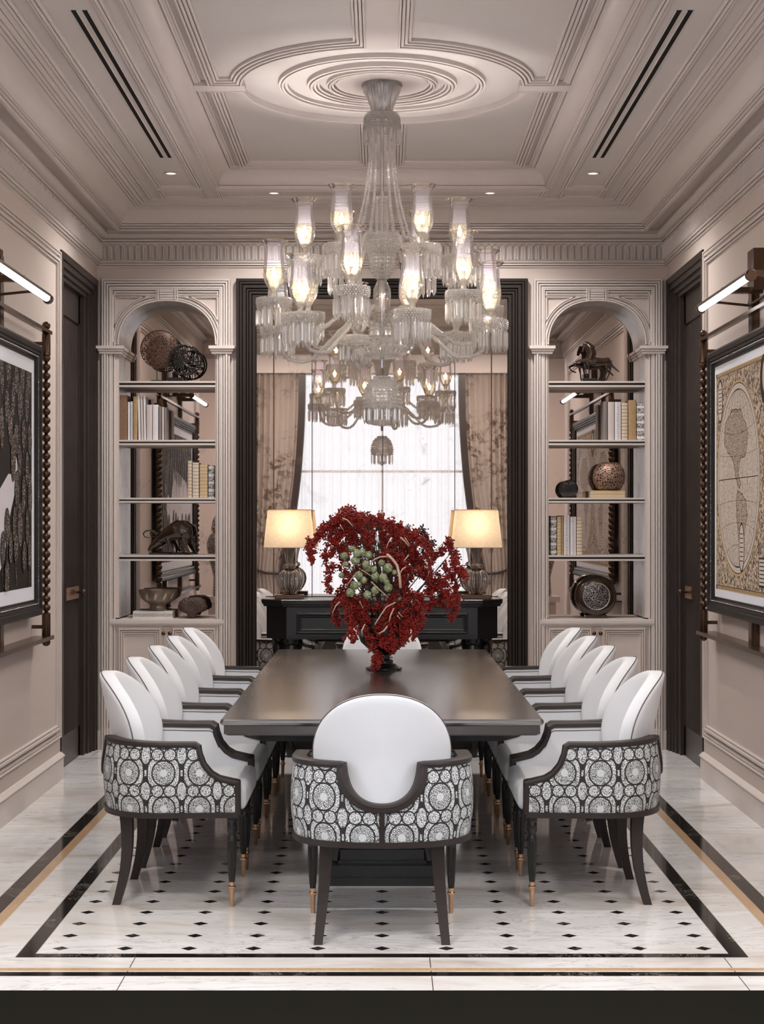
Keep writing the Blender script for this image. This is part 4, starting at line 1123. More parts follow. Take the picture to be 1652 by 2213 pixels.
# arms
def arm_unit(rim, RR, hub, dip, tier):
    zb = rim-.245                      # bottom of shade
    b = MB(); (r0, z0) = hub; zcup = zb-.055
    pts = []
    ctrl = [Vector((r0, 0, z0)), Vector((r0+.35*(RR-r0), 0, z0+.03)), Vector((r0+.55*(RR-r0), 0, dip-.03)), Vector((RR-.03, 0, dip-.035)), Vector((RR, 0, zcup))]
    def bez(t_):
        c = ctrl[:]
        while len(c) > 1: c = [c[i].lerp(c[i+1], t_) for i in range(len(c)-1)]
        return c[0]
    key = [Vector((r0, 0, z0)), Vector((r0+.22*(RR-r0), 0, z0+.012)), Vector((r0+.45*(RR-r0), 0, (z0+dip)/2)), Vector((r0+.62*(RR-r0), 0, dip+.012)), Vector((r0+.78*(RR-r0), 0, dip)), Vector((r0+.93*(RR-r0), 0, dip+.035)), Vector((RR, 0, zcup))]
    # catmull-rom
    cp = [key[0]*2-key[1]]+key+[key[-1]*2-key[-2]]; pts = []
    for i in range(1, len(cp)-2):
        for k in range(8):
            t_ = k/8; p0, p1, p2, p3 = cp[i-1:i+3]
            pts.append(.5*((2*p1)+(p2-p0)*t_+(2*p0-5*p1+4*p2-p3)*t_*t_+(3*p1-p0-3*p2+p3)*t_**3))
    pts.append(key[-1])
    b.tube(pts, .0095, 10)
    # rope twist
    for ph in (0, PI):
        tw = []
        for i, p in enumerate(pts):
            t3 = (pts[min(i+1, len(pts)-1)]-pts[max(0, i-1)]).normalized(); u = Vector((0, 1, 0)); w_ = t3.cross(u)
            a = i*.9+ph; tw.append(p+(u*math.cos(a)+w_*math.sin(a))*.0085)
        b.tube(tw, .004, 6)
    arm = cb(b, 'arm', M['crystal'])
    b = MB(); b.lathe([(.012, zcup-.015), (.026, zcup-.006), (.020, zcup+.006), (.014, zcup+.02), (.016, zb-.01), (.026, zb+.004), (.030, zb+.016), (.024, zb+.012), (.010, zb)], seg=36, flute=12, depth=.08, cap=False)
    b.xf(Matrix.Translation((RR, 0, 0))); b.build('candle_cup', M['crystal'], arm, True)
    pr = [(.020, 0), (.030, .012), (.044, .034), (.053, .060), (.056, .085), (.054, .115), (.050, .150), (.047, .185), (.047, .210), (.051, .226), (.062, .238), (.070, .245)]
    b = MB(); nseg = 40
    b.grid(lambda u, v: (RR+interp([(i/(len(pr)-1), q[0]) for i, q in enumerate(pr)], v)*math.cos(2*PI*u), interp([(i/(len(pr)-1), q[0]) for i, q in enumerate(pr)], v)*math.sin(2*PI*u), zb+interp([(i/(len(pr)-1), q[1]) for i, q in enumerate(pr)], v)),
           nseg, 22, lambda u, v: (u, interp([(i/(len(pr)-1), q[1]/.245) for i, q in enumerate(pr)], v)))
    b.build('hurricane_shade', M['hurr'], arm, True)
    b = MB(); b.tube([(RR+.0702*math.cos(2*PI*k/40), .0702*math.sin(2*PI*k/40), rim) for k in range(40)], .0016, 6, closed=True); b.build('gilt_rim', M['gold'], arm, True)
    b = MB(); b.lathe([(.009, zb), (.009, zb+.055)], (RR, 0, 0), 12); b.build('candle_tube', M['candle'], arm, True)
    b = MB(); b.lathe([(.004, zb+.055), (.0105, zb+.064), (.0125, zb+.076), (.010, zb+.092), (.004, zb+.108), (0.0005, zb+.116)], (RR, 0, 0), 12); b.build('bulb', M['bulb'], arm, True)
    b = MB(); b.lathe([(.014, zcup-.006), (.050, zcup-.010), (.082, zcup+.002), (.086, zcup+.008), (.080, zcup+.004), (.05, zcup-.006), (.014, zcup)], (RR, 0, 0), 48, flute=16, depth=.05, cap=False)
    for j, (r_, dz) in enumerate(((.086, .010), (.088, 0), (.088, -.010), (.087, -.020), (.085, -.030), (.070, .012), (.055, .012))):
        n = int(2*PI*r_/.0142)
        for k in range(n): a = 2*PI*(k+random.random()*.3+(j % 2)*.5)/n; b.ico((RR+r_*math.cos(a), r_*math.sin(a), zcup+dz+random.uniform(-.001, .001)), random.uniform(.0048, .0062))
    b.build('bobeche', M['bead'], arm, False)
    return arm, zcup
M['candle'] = simple('milk_glass_candle', (.8, .78, .76), .4)
NPR = 14
tiers = [(3.197, .395, (.085, 2.99), 2.80, 0, 'upper'), (2.960, .560, (.062, 2.62), 2.475, 15, 'middle'), (2.850, .560, (.062, 2.56), 2.385, 45, 'lower')]
b_pr = MB(); prism_mesh(b_pr, (0, 0, 0), .105, .0085)
pr_me = None; rest = MB(); rest_n = 0
for rim, RR, hub, dip, a0, nm in tiers:
    proto, zc = arm_unit(rim, RR, hub, dip, nm)
    plist = [(RR+.083*math.cos(2*PI*(k+.5)/NPR), .083*math.sin(2*PI*(k+.5)/NPR), zc-.040) for k in range(NPR)]
    inner = [(RR+.045*math.cos(2*PI*k/6), .045*math.sin(2*PI*k/6), zc-.02) for k in range(6)]
    for i in range(6):
        ang = R(a0+60*i)
        arm = proto if i == 0 else copy_tree(proto)
        arm.rotation_euler = (0, 0, ang); arm.parent = ch_
        front = math.sin(ang) < -.2 and nm != 'upper'
        front = front or (nm == 'lower' and i == 5)
        for q in plist+inner:
            if front and q in plist:
                if pr_me is None:
                    o = b_pr.build('prism', M['crystal'], arm); pr_me = o.data
                else: o = bpy.data.objects.new('prism', pr_me); COL.objects.link(o); o.parent = arm
                o.location = q
            else:
                m4 = Matrix.Rotation(ang, 4, 'Z') @ Vector(q)
                prism_mesh(rest, (m4.x, m4.y, m4.z), .100 if q in plist else .13, .0085)
        pl = point('candle_glow', (0, 0, 0), BULB_POWER, (1, .94, .89), .012, arm); pl.location = (RR, 0, rim-.245+.085)
o = cb(rest, 'prism', M['crystal'], False); o['kind'] = 'stuff'
# ------------------------------------------------------------------ urn and flowers
FY = 8.72; fs = FY/F
ux = (830-826)*fs
urn = thing('flower_urn', 'black footed urn holding the red berry arrangement on the table', 'vase', (ux, FY, .76))
b = MB(); pr = [(.070, .0), (.098, .004), (.099, .012), (.072, .020), (.066, .030), (.050, .036), (.050, .052), (.034, .060), (.034, .080), (.050, .092), (.085, .112), (.125, .150), (.142, .200), (.140, .250), (.128, .285), (.134, .292), (.120, .290), (.120, .25), (.10, .15), (0, .12)]
b.lathe(pr, seg=48, cap=False)
b.build('urn_body', M['black'], urn, True, angle=50)
b = MB(); b.box(-.072, .072, -.072, .072, 0, .006); b.build('foot_plate', M['black'], urn)
strands = [
 ([(800,1170),(785,1120),(750,1108),(715,1125),(690,1150),(672,1180),(672,1210)], 17), ([(770,1120),(740,1145),(712,1190),(695,1225)], 15), ([(795,1120),(765,1150),(742,1180),(738,1200)], 15),
 ([(770,1105),(745,1100),(720,1130),(700,1140)], 14), ([(800,1110),(790,1145),(795,1190)], 20), ([(815,1120),(840,1125),(862,1140),(880,1175)], 18), ([(820,1130),(835,1170),(830,1200)], 22),
 ([(850,1140),(870,1165),(885,1200),(878,1245)], 21), ([(870,1160),(893,1150),(915,1172),(935,1205)], 17), ([(735,1215),(715,1222),(708,1250),(712,1275)], 9), ([(880,1180),(905,1195),(925,1230),(938,1270)], 18),
 ([(745,1265),(735,1285),(722,1310),(730,1350)], 15), ([(760,1290),(752,1320),(762,1350),(760,1378)], 14), ([(790,1290),(782,1325),(795,1365),(812,1405),(813,1438)], 15), ([(780,1285),(775,1320),(790,1360)], 20),
 ([(850,1290),(840,1330),(848,1375),(848,1408)], 17), ([(880,1285),(885,1320),(878,1355),(860,1385)], 20), ([(905,1275),(908,1305),(902,1340),(888,1372)], 17), ([(905,1215),(930,1240),(935,1285),(925,1310)], 17), ([(880,1290),(905,1330),(912,1350)], 13),
 ([(935,1210),(958,1185),(972,1165),(982,1195),(985,1215)], 13), ([(975,1195),(985,1230),(1000,1225),(1008,1250)], 13), ([(960,1215),(985,1250),(985,1290),(977,1332)], 12), ([(945,1235),(955,1275),(955,1300)], 13), ([(970,1230),(962,1255),(972,1290),(990,1290)], 13),
 ([(860,1205),(872,1245),(866,1290)], 24), ([(825,1185),(855,1205),(890,1225)], 22), ([(800,1300),(830,1315),(862,1330)], 23), ([(770,1330),(800,1345),(830,1360)], 18), ([(820,1330),(825,1370),(830,1395)], 16), ([(730,1290),(760,1305),(790,1310)], 17), ([(715,1170),(725,1130),(760,1120)], 14), ([(745,1230),(760,1275),(745,1300)], 12)]
mouth = Vector((ux, FY, .76+.27))
DEP = [-.17, -.10, -.04, .04, .10, -.14, 0, .07]
for i, (pts, rp) in enumerate(strands):
    inner_ = i >= 25; d = -.12 if inner_ else DEP[i % 8]
    low = pts[-1][1] > 1360
    if low: d = -.16
    P3 = []
    for j, (x, y) in enumerate(pts):
        Y = FY+d*(.5+.5*(j+1)/len(pts)) + (-.015 if low else 0)
        P3.append(P(x, y, Y))
    b = MB(); R3 = rp*fs
    L = sum((q-p).length for p, q in zip(P3[:-1], P3[1:]))
    n = int(330*L/.1*(R3/.045)**1.15)+80
    # sub-clusters of berries along the strand
    cl = []
    for k in range(int(14+L*110)):
        t_ = random.random()*(len(P3)-1); a = int(t_); base = P3[a].lerp(P3[min(a+1, len(P3)-1)], t_-a)
        off = Vector((random.gauss(0, 1), random.gauss(0, 1), random.gauss(0, 1))).normalized()*R3*random.random()**.6*.85
        cl.append(base+off)
    per = max(10, n//len(cl))
    for c in cl:
        droop = Vector((random.gauss(0, .3), random.gauss(0, .3), -1)).normalized()
        for k in range(per):
            h_ = random.random(); c2 = c+droop*(h_*.030)+Vector((random.gauss(0, 1), random.gauss(0, 1), random.gauss(0, 1)))*.0075*(1.15-h_*.6)
            b.ico(c2, random.uniform(.0036, .0060))
    o = b.build('berry_branch', M['berry'], None, True)
    tag(o, 'drooping branch of tiny dark red berries in the black urn on the table', 'flower', 'red berry branches in the urn')
    b = MB(); st = [mouth+Vector((random.uniform(-.05, .05), random.uniform(-.04, .04), -.1))]
    st.append(st[0].lerp(P3[0], .5)+Vector((0, 0, .03 if P3[0].z > mouth.z+.1 else .0))); st += P3
    b.tube(st, [.0035]*2+[.0022]*len(P3), 5); o2 = b.build('stem', M['twigd'], o, True)
# hop pods
pods = [(440,515,34),(560,490,36),(605,478,30),(665,505,34),(545,555,40),(455,590,26),(640,590,34),(655,625,36),(785,580,30),(845,625,42),(710,640,28),(725,705,38),(800,715,38),(575,690,36),(620,735,30),(578,775,26),(535,785,38),(500,850,40),(655,872,36),(725,828,36),(845,805,38),(415,690,24),(905,665,24),(510,450,28),(830,755,26)]
hop = thing('hop_stem', 'stem of round pale green papery pods at the front of the red arrangement', 'flower', tuple(P(790, 1300, FY-.12)))
inv = Vector(hop.location)
b = MB(); ctr = P(640+690/4.236, 1080+760/4.236, FY-.15)
for x, y, r_ in pods:
    p = P(640+x/4.236, 1080+y/4.236, FY-.20); b.tube([tuple(ctr-inv), tuple(ctr.lerp(p, .6)-inv+Vector((0, .01, .01))), tuple(p-inv)], .0018, 5)
b.tube([tuple(mouth-inv), tuple(ctr-inv)], .003, 6)
b.build('stem', M['twigd'], hop, True)
for x, y, r_ in pods:
    p = P(640+x/4.236, 1080+y/4.236, FY-.20-random.random()*.03); rr = r_/4.236*(FY-.2)/F*1.06
    b = MB(); seg = 20
    b.ball((0, 0, 0), rr, 20, 12, (1, 1, .95))
    # overlapping papery bracts: bulge the surface
    nv = []
    ph = random.random()*6
    for v in b.v:
        V = Vector(v); l = V.length or 1; a = math.atan2(V.y, V.x); e = math.asin(max(-1, min(1, V.z/l)))
        k = 1+.09*math.cos(5*a+ph+3*e)*math.cos(e)+.05*math.sin(7*e+ph); nv.append(tuple(V*k))
    b.v = nv
    o = b.build('pod', M['pod'], hop, True); o.location = p-inv; o.rotation_euler = (random.random()*3, random.random()*3, random.random()*3)
tw = [([(690,570),(720,545),(770,524),(840,518)], .004), ([(840,505),(880,540),(925,600),(948,690),(957,800)], .0075), ([(430,170),(470,185),(515,235)], .003), ([(405,230),(432,275)], .0025), ([(830,430),(850,385),(880,350)], .0025), ([(960,345),(1000,385),(1030,420)], .0035),
      ([(1000,350),(1035,405)], .003), ([(955,675),(975,635),(1005,615)], .0035), ([(545,680),(510,725),(470,780)], .003), ([(725,1140),(780,1050),(830,980),(910,940)], .0035), ([(855,1105),(870,1050),(895,995)], .004), ([(605,1235),(605,1190),(628,1145)], .004), ([(765,1222),(805,1200),(835,1160)], .0045),
      ([(585,930),(610,990)], .003), ([(335,1035),(365,970),(400,935)], .003), ([(990,555),(1010,535),(1030,505)], .003), ([(930,1060),(950,1090)], .003), ([(1265,465),(1310,430),(1345,400)], .0018), ([(1180,610),(1205,625)], .0035), ([(935,430),(940,470)], .0025), ([(1060,930),(1070,960)], .004), ([(690,750),(760,820),(840,890)], .003), ([(600,640),(690,700)], .0025), ([(940,1030),(970,1070)], .0025), ([(1220,650),(1210,700)], .002), ([(1080,690),(1082,730)], .0035), ([(1400,800),(1405,840)], .0025)]
for i, (pts, r_) in enumerate(tw):
    b = MB(); P3 = [P(640+x/4.236, 1080+y/4.236, FY-.235-.01*math.sin(j*2)) for j, (x, y) in enumerate(pts)]
    # run the twig back into the arrangement so it is held by it
    P3 = [P3[0]+Vector((0, .10, -.02))]+P3+[P3[-1]+Vector((0, .08, -.01))]
    b.tube(P3, [r_*.5]+[r_]*(len(P3)-2)+[r_*.3], 7)
    tag(b.build('twig', M['twig'], None, True), 'short pale bare twig poking out among the red berries', 'twig', 'pale twigs in the arrangement')
b = MB()
for c0, n in ((P(912, 1148, FY-.02), 60), (P(918, 1165, FY-.02), 60), (P(935, 1175, FY-.02), 60), (P(928, 1184, FY-.03), 90)):
    for k in range(n): b.ico(c0+Vector((random.gauss(0, .011), random.gauss(0, .01), random.gauss(0, .013))), .0048)
b.tube([tuple(P(925, 1190, FY)), tuple(P(900, 1230, FY)), tuple(mouth)], .003, 5)
tag(b.build('dried_sprig', M['budd'], None, True), 'dark dried sprig rising right of centre above the red berries', 'flower')

# ------------------------------------------------------------------ pictures with beaded posts and picture lights
def mk_print_dark():
    t = NT('print_speckle'); co = t.coord(); v = t.voro(co, 75, 'F1'); n = t.noise(t.scale(co, 1, 9, 1.2), 9, 4)
    f = t.m('MULTIPLY', t.m('LESS_THAN', v, .36), t.m('GREATER_THAN', n, .40))
    return t.done(t.pbr(t.mix(f, (.045, .032, .027), (.40, .33, .29)), .6, spec=.2))
M['pr_pod'] = mk_print_dark()
M['pr_dark'] = simple('print_dark', (.014, .011, .010), .6, spec=.2, var=.5, vs=14)
M['pr_white'] = simple('print_white', (.62, .58, .60), .6, spec=.2, var=.05)
def mk_map(name, base, ink, sc_, thr):
    t = NT(name); co = t.coord(); n = t.noise(co, sc_, 8, .7, 1.2)
    f = t.m('SUBTRACT', 1, t.m('MULTIPLY', t.m('ABSOLUTE', t.m('SUBTRACT', n, .5)), thr), clamp=True)
    n2 = t.noise(co, sc_*2.2, 3); f = t.m('MULTIPLY', f, t.m('GREATER_THAN', n2, .5))
    return t.done(t.pbr(t.mix(f, base, ink), .6, spec=.2))
M['mp_bg'] = mk_map('map_ornament', (.56, .44, .33), (.025, .018, .015), 24, 5.5)
M['mp_sea'] = mk_map('map_sea', (.60, .52, .46), (.12, .075, .05), 38, 26)
M['mp_land'] = mk_map('map_land', (.50, .41, .34), (.05, .03, .02), 55, 9)
M['mp_ink'] = simple('map_ink', (.035, .022, .015), .6, spec=.2)
M['mp_gold'] = simple('map_border', (.50, .35, .18), .6, spec=.2, var=.3, vs=60)
M['mp_pale'] = simple('map_pale', (.60, .52, .47), .6, spec=.2)
def picture(sx, yc, nm):
    # local frame: x = into the room, y along wall (world Y), z up.  side sign handled by fx
    fx = lambda d: -sx*d
    W2, ZB_, ZT_ = 1.30, 1.043, 2.525
    def bx(b, d0, d1, y0, y1, z0, z1):
        a0, a1 = sorted((fx(d0), fx(d1))); b.box(a0, a1, y0, y1, z0, z1)
    lab = {'left': 'framed dark print of speckled pods with a white mat on the left wall', 'right': 'framed antique double hemisphere world map on the right wall'}[nm]
    r = thing('framed_picture', lab, 'picture', (sx*HW, yc, 0))
    b = MB()
    O = (fx(.045), 0, 0); 
    pf = [(0, 0), (0, .030), (.012, .036), (.034, .036), (.038, .028), (.052, .030), (.056, .020), (.070, .022), (.074, .010), (.086, .010), (.088, 0)]
    b.sweep(pf, rect(-W2, ZB_, W2, ZT_), O, (0,1,0), (0,0,1), (fx(1), 0, 0))
    bx(b, .036, .046, -W2, W2, ZB_, ZT_)
    b.build('frame', M['frameb'], r, False)
    b = MB(); n = 150
    for k in range(n):
        z = ZB_+.07+(ZT_-ZB_-.14)*k/(n-1)
        for yy in (-W2+.064, W2-.064): b.ico((fx(.069), yy, z), .0036)
    n = 230
    for k in range(n):
        y = -W2+.07+(2*W2-.14)*k/(n-1)
        for zz in (ZB_+.064, ZT_-.064): b.ico((fx(.069), y, zz), .0036)
    b.build('frame_beading', M['silver'], r, True)
    g = .088
    b = MB(); bx(b, .046, .050, -W2+g, W2-g, ZB_+g, ZT_-g); b.build('mat_board', M['matw'], r)
    mg = .080 if nm == 'left' else .050
    py0, py1, pz0, pz1 = -W2+g+mg*.8, W2-g-mg*.8, ZB_+g+mg*.9, ZT_-g-mg*.9
    b = MB(); D = [.0505]
    def shape(pts, mi, d):
        b.cur = mi; b.poly([(fx(d), y, z) for y, z in pts])
    def ell(cy, cz, ry, rz, n=32, rot=0, a0=0, a1=2*PI):
        o_ = []
        for k in range(n):
            a = a0+(a1-a0)*k/(n if a1-a0 > 6.2 else n-1); y, z = ry*math.cos(a), rz*math.sin(a)
            o_.append((cy+y*math.cos(rot)-z*math.sin(rot), cz+y*math.sin(rot)+z*math.cos(rot)))
        return o_
    def clipb(pts): return [(min(py1, max(py0, y)), min(pz1, max(pz0, z))) for y, z in pts]
    def ringp(cy, cz, r1, r2, mi, d, n=72):
        b.cur = mi; A1 = ell(cy, cz, r1, r1, n); A2 = ell(cy, cz, r2, r2, n)
        A1 = clipb(A1); A2 = clipb(A2)
        b.loft([[(fx(d), y, z) for y, z in A1], [(fx(d), y, z) for y, z in A2]], True)
    def lin(pts, w, mi, d):
        b.cur = mi
        for (p, q) in zip(pts[:-1], pts[1:]):
            v = Vector((q[0]-p[0], q[1]-p[1])); 
            if v.length < 1e-6: continue
            v.normalize(); n_ = Vector((-v.y, v.x))*w/2
            b.poly([(fx(d), p[0]+n_.x, p[1]+n_.y), (fx(d), q[0]+n_.x, q[1]+n_.y), (fx(d), q[0]-n_.x, q[1]-n_.y), (fx(d), p[0]-n_.x, p[1]-n_.y)])
    shape([(py0, pz0), (py1, pz0), (py1, pz1), (py0, pz1)], 0, .0505)
    if nm == 'left':
        rnd = random.Random(3); d = .0507
        wsh = [(-1.12, 1.9), (.20, 2.05), (.42, 1.72), (.60, 1.80), (.72, 1.80), (.74, 1.70), (.60, 1.55), (.50, 1.35), (.20, pz0), (-1.12, pz0)]
        shape(clipb(wsh), 2, d); d += .0001
        # white bowl-like lobe
        shape(clipb(ell(.735, 1.82, .075, .085)), 2, d); d += .0001
        cells = []
        for row in range(9):
            for col in range(15):
                y = py1-.06-col*.155-(.07 if row % 2 else 0)+rnd.uniform(-.02, .02); z = pz1-.04-row*.155+rnd.uniform(-.03, .03)
                if not (py0+.04 < y < py1-.02 and pz0+.06 < z < pz1): continue
                if z < 1.88 and z > 1.55 and y < .62: continue
                cells.append((y, z))
        for y, z in cells:
            ry = rnd.uniform(.034, .052); rz = rnd.uniform(.075, .12)
            shape(clipb(ell(y, z, ry+.007, rz+.008, 28, rnd.uniform(-.12, .12))), 0, d); d += .00003
            shape(clipb(ell(y, z, ry, rz, 28, rnd.uniform(-.12, .12))), 1, d); d += .00003
            if rnd.random() < .35: lin([(y-.01, z-rz), (y-.005+rnd.uniform(-.02, .02), max(pz0, z-rz-.12))], .012, 1, d)
        mats = [M['pr_dark'], M['pr_pod'], M['pr_white']]
    else:
        # border strips
        e = .022
        for q in ((py0, pz0, py1, pz0+e), (py0, pz1-e, py1, pz1), (py0, pz0, py0+e, pz1), (py1-e, pz0, py1, pz1)):
            shape([(q[0], q[1]), (q[2], q[1]), (q[2], q[3]), (q[0], q[3])], 4, .0506)
        n = 110
        for k in range(n):
            y = py0+(py1-py0)*k/n
            for z0_ in (pz0+.004, pz1-e+.004): lin([(y, z0_), (y, z0_+.013)], .006, 3, .0507)
        for q in ([(py0+e, pz0+e), (py1-e, pz0+e), (py1-e, pz1-e), (py0+e, pz1-e), (py0+e, pz0+e)],): lin(q, .004, 3, .0508)
        Rr = .525; cz = (pz0+pz1)/2+.005
        for cy in (py1-e-Rr-.004, py0+e+Rr+.004):
            for c2, r2 in ((cy, Rr),): pass
            shape(clipb(ell(cy, cz, Rr, Rr, 72)), 4, .0509)
            shape(ell(cy, cz, Rr-.012, Rr-.012, 72), 5, .0510); ringp(cy, cz, Rr-.012, Rr-.017, 3, .0513)
            shape(ell(cy, cz, Rr-.045, Rr-.045, 72), 1, .0511); ringp(cy, cz, Rr-.045, Rr-.050, 3, .0513)
            # graticule
            for k in range(-3, 4):
                if k == 0: lin([(cy, cz-Rr+.05), (cy, cz+Rr-.05)], .002, 3, .0514); continue
                rx = (Rr-.05)*abs(k)/4; s2 = 1 if k > 0 else -1
                lin([(cy+s2*rx*math.cos(a), cz+(Rr-.05)*math.sin(a)) for a in [(-PI/2+PI*j/24) for j in range(25)]], .0018, 3, .0514)
            for k in range(-3, 4):
                zz = (Rr-.05)*k/4; hwid = math.sqrt(max(0, (Rr-.05)**2-zz*zz))
                lin([(cy-hwid+2*hwid*j/16, cz+zz+.06*k/3*((2*j/16-1)**2)) for j in range(17)], .0018 if k else .005, 3, .0514)
            # land masses (coastline outlines, generic)
            rn = random.Random(5 if cy > 0 else 9)
            def land(pts):
                sm = []
                for i_ in range(len(pts)):
                    p_, q_ = pts[i_], pts[(i_+1) % len(pts)]
                    for j in range(5):
                        t_ = j/5; sm.append((cy+p_[0]+(q_[0]-p_[0])*t_+rn.uniform(-.008, .008), cz+p_[1]+(q_[1]-p_[1])*t_+rn.uniform(-.008, .008)))
                shape(sm, 2, .0512); lin(sm+[sm[0]], .005, 3, .0515)
            if cy > 0:
                land([(.30, .30), (.12, .38), (-.10, .36), (-.26, .22), (-.20, .12), (-.06, .10), (-.02, .02), (-.08, -.04), (-.04, -.06), (.04, .0), (.10, .10), (.22, .14), (.34, .20)])
                land([(-.06, -.07), (-.20, -.12), (-.24, -.20), (-.16, -.30), (-.08, -.42), (-.05, -.44), (-.04, -.34), (.02, -.22), (.04, -.12), (0, -.07)])
            else:
                land([(-.32, .22), (-.10, .36), (.18, .36), (.32, .2), (.22, .08), (.08, .06), (.02, -.02), (-.06, .08), (-.2, .1)])
                land([(.05, .02), (.24, .04), (.30, -.08), (.20, -.20), (.16, -.34), (.10, -.32), (.08, -.16), (.0, -.06)])
                land([(-.30, -.20), (-.16, -.18), (-.14, -.28), (-.26, -.30)])
        # cartouches and small medallions
        for y, z, ry, rz in ((.52, 1.42, .055, .12), (py1-.11, pz1-.16, .055, .11), (py0+.11, pz1-.16, .055, .11)):
            shape(ell(y, z, ry+.012, rz+.014), 3, .0516); shape(ell(y, z, ry, rz), 5, .0517)
            for k in range(7): lin([(y-ry*.7, z-rz*.6+k*rz*.2), (y+ry*.7, z-rz*.6+k*rz*.2)], .005, 3, .0518)
        shape([(-.02, pz0+.05), (.13, pz0+.05), (.13, pz0+.20), (-.02, pz0+.20)], 3, .0516); shape([(-.01, pz0+.06), (.12, pz0+.06), (.12, pz0+.19), (-.01, pz0+.19)], 5, .0517)
        for k in range(6): lin([(.0, pz0+.075+k*.02), (.11, pz0+.075+k*.02)], .006, 3, .0518)
        shape(clipb(ell(.0, pz1-.12, .10, .13)), 3, .0516); shape(clipb(ell(.0, pz1-.11, .05, .08)), 5, .0517)
        mats = [M['mp_bg'], M['mp_sea'], M['mp_land'], M['mp_ink'], M['mp_gold'], M['mp_pale']]
    b.build('print', mats, r)
    # hanging rack: beaded posts, rails, wall bars
    k = thing('picture_rack', 'bronze wall rack with beaded posts around the picture on the %s wall' % nm, 'rack', (sx*HW, yc, 0), group='bronze picture racks')
    for yy in (-W2-.088, W2+.088):
        dd = .080
        b = MB(); rb = .0245; z = 1.078; zs = []
        while z < 2.475: b.ball((0, 0, z), rb, 14, 9, (1, 1, .98)); b.lathe([(.010, z-.027), (.010, z+.027)], seg=8); z += .0497
        o = b.build('beaded_post', M['bronze'], k, True); o.location = (fx(dd), yy, 0)
        b = MB(); b.lathe([(.012, 2.478), (.024, 2.484), (.024, 2.605), (.020, 2.612)], seg=20); b.lathe([(.020, .915), (.024, .922), (.024, 1.045), (.012, 1.052)], seg=20)
        b.ball((0, 0, 2.650), .024, 14, 10); b.ball((0, 0, .885), .024, 14, 10)
        b.lathe([(.008, 2.60), (.008, 2.64)], seg=8); b.lathe([(.008, .89), (.008, .93)], seg=8)
        o = b.build('post_sleeve', M['bronze'], k, True, angle=50); o.location = (fx(dd), yy, 0)
        b = MB(); bx(b, 0, .075, yy-.008, yy+.008, 2.54, 2.56); b.build('wall_bracket', M['bronze'], k)
        b = MB(); bx(b, 0, .075, yy-.008, yy+.008, .96, .98); b.build('wall_bracket', M['bronze'], k)
    b = MB(); bx(b, .060, .100, -W2-.15, W2+.15, 2.612, 2.620); bx(b, .096, .102, -W2-.15, W2+.15, 2.606, 2.625); b.build('top_rail', M['bronze'], k)
    b = MB(); bx(b, .0, .110, -W2-.15, W2+.15, .905, .916); bx(b, .104, .112, -W2-.15, W2+.15, .898, .920); b.build('bottom_rail', M['bronze'], k)
    yb = .40
    for y_ in ((yb,) if nm == 'right' else (yb+.14,)):
        for q in (y_, -y_):
            b = MB(); bx(b, 0.002, .020, q-.075, q+.075, .91, 2.94); bx(b, .020, .034, q-.035, q+.035, .91, 2.90); b.build('wall_bar', M['bronze'], k)
    # picture light
    pl = thing('picture_light', 'bronze picture light with a glowing tube above the picture on the %s wall' % nm, 'light', (sx*HW, yc, 2.69), group='picture lights')
    y0, y1 = -.60, .60; dd = .255
    b = MB(); b.lathe([(.0175, y0+.045), (.0175, y1-.045)], (fx(dd), 0, 0), 20, ax='y'); b.build('tube', M['tubeE'], pl, True)
    b = MB(); rings = []
    for yy in (y0, y1):
        ring = []
        for j in range(13):
            a = R(-20+200*j/12); ring.append((fx(dd-.004)-sx*-.026*math.cos(a)*1.0, yy, .004+.028*math.sin(a)))
        for j in range(12, -1, -1):
            a = R(-20+200*j/12); ring.append((fx(dd-.004)-sx*-.022*math.cos(a), yy, .004+.024*math.sin(a)))
        rings.append(ring)
    b.loft(rings, True, True); b.build('reflector', M['bronze'], pl, True, angle=40)
    for yy in (y0, y1-.02):
        b = MB(); b.lathe([(.0, 0), (.026, 0), (.027, .004), (.027, .018), (.020, .022), (0, .022)], (fx(dd), yy, 0), 24, ax='y'); b.build('end_cap', M['bronze'], pl, True, angle=40)
        b = MB(); b.lathe([(.019, -.0), (.019, .03)], (fx(dd), yy+(.02 if yy < 0 else -.03), 0), 20, ax='y'); b.build('socket', M['silver'], pl, True, angle=40)
    for q in (.14, -.42):
        b = MB(); bx(b, .035, .09, q-.07, q+.07, .03, .24); bx(b, .03, dd-.02, q-.02, q+.02, .02, .05); b.build('arm_block', M['bronze'], pl)
    for q in (.44, .40, -.44):
        pass
    b = MB(); zz = .10
    b.tube([(fx(.03), .10, zz), (fx(.03), .44, zz), (fx(.03), .44, .0), (fx(.03), .10, .0)], .008, 8); b.tube([(fx(.03), .44, .0), (fx(dd-.02), .44, .02)], .007, 8)
    b.build('loop_bracket', M['bronze'], pl, True, angle=50)
M['frameb'] = simple('black_picture_frame', (.010, .008, .007), .38, var=.2, vs=10, spec=.3)
picture(1, 8.05, 'right'); picture(-1, 7.65, 'left')

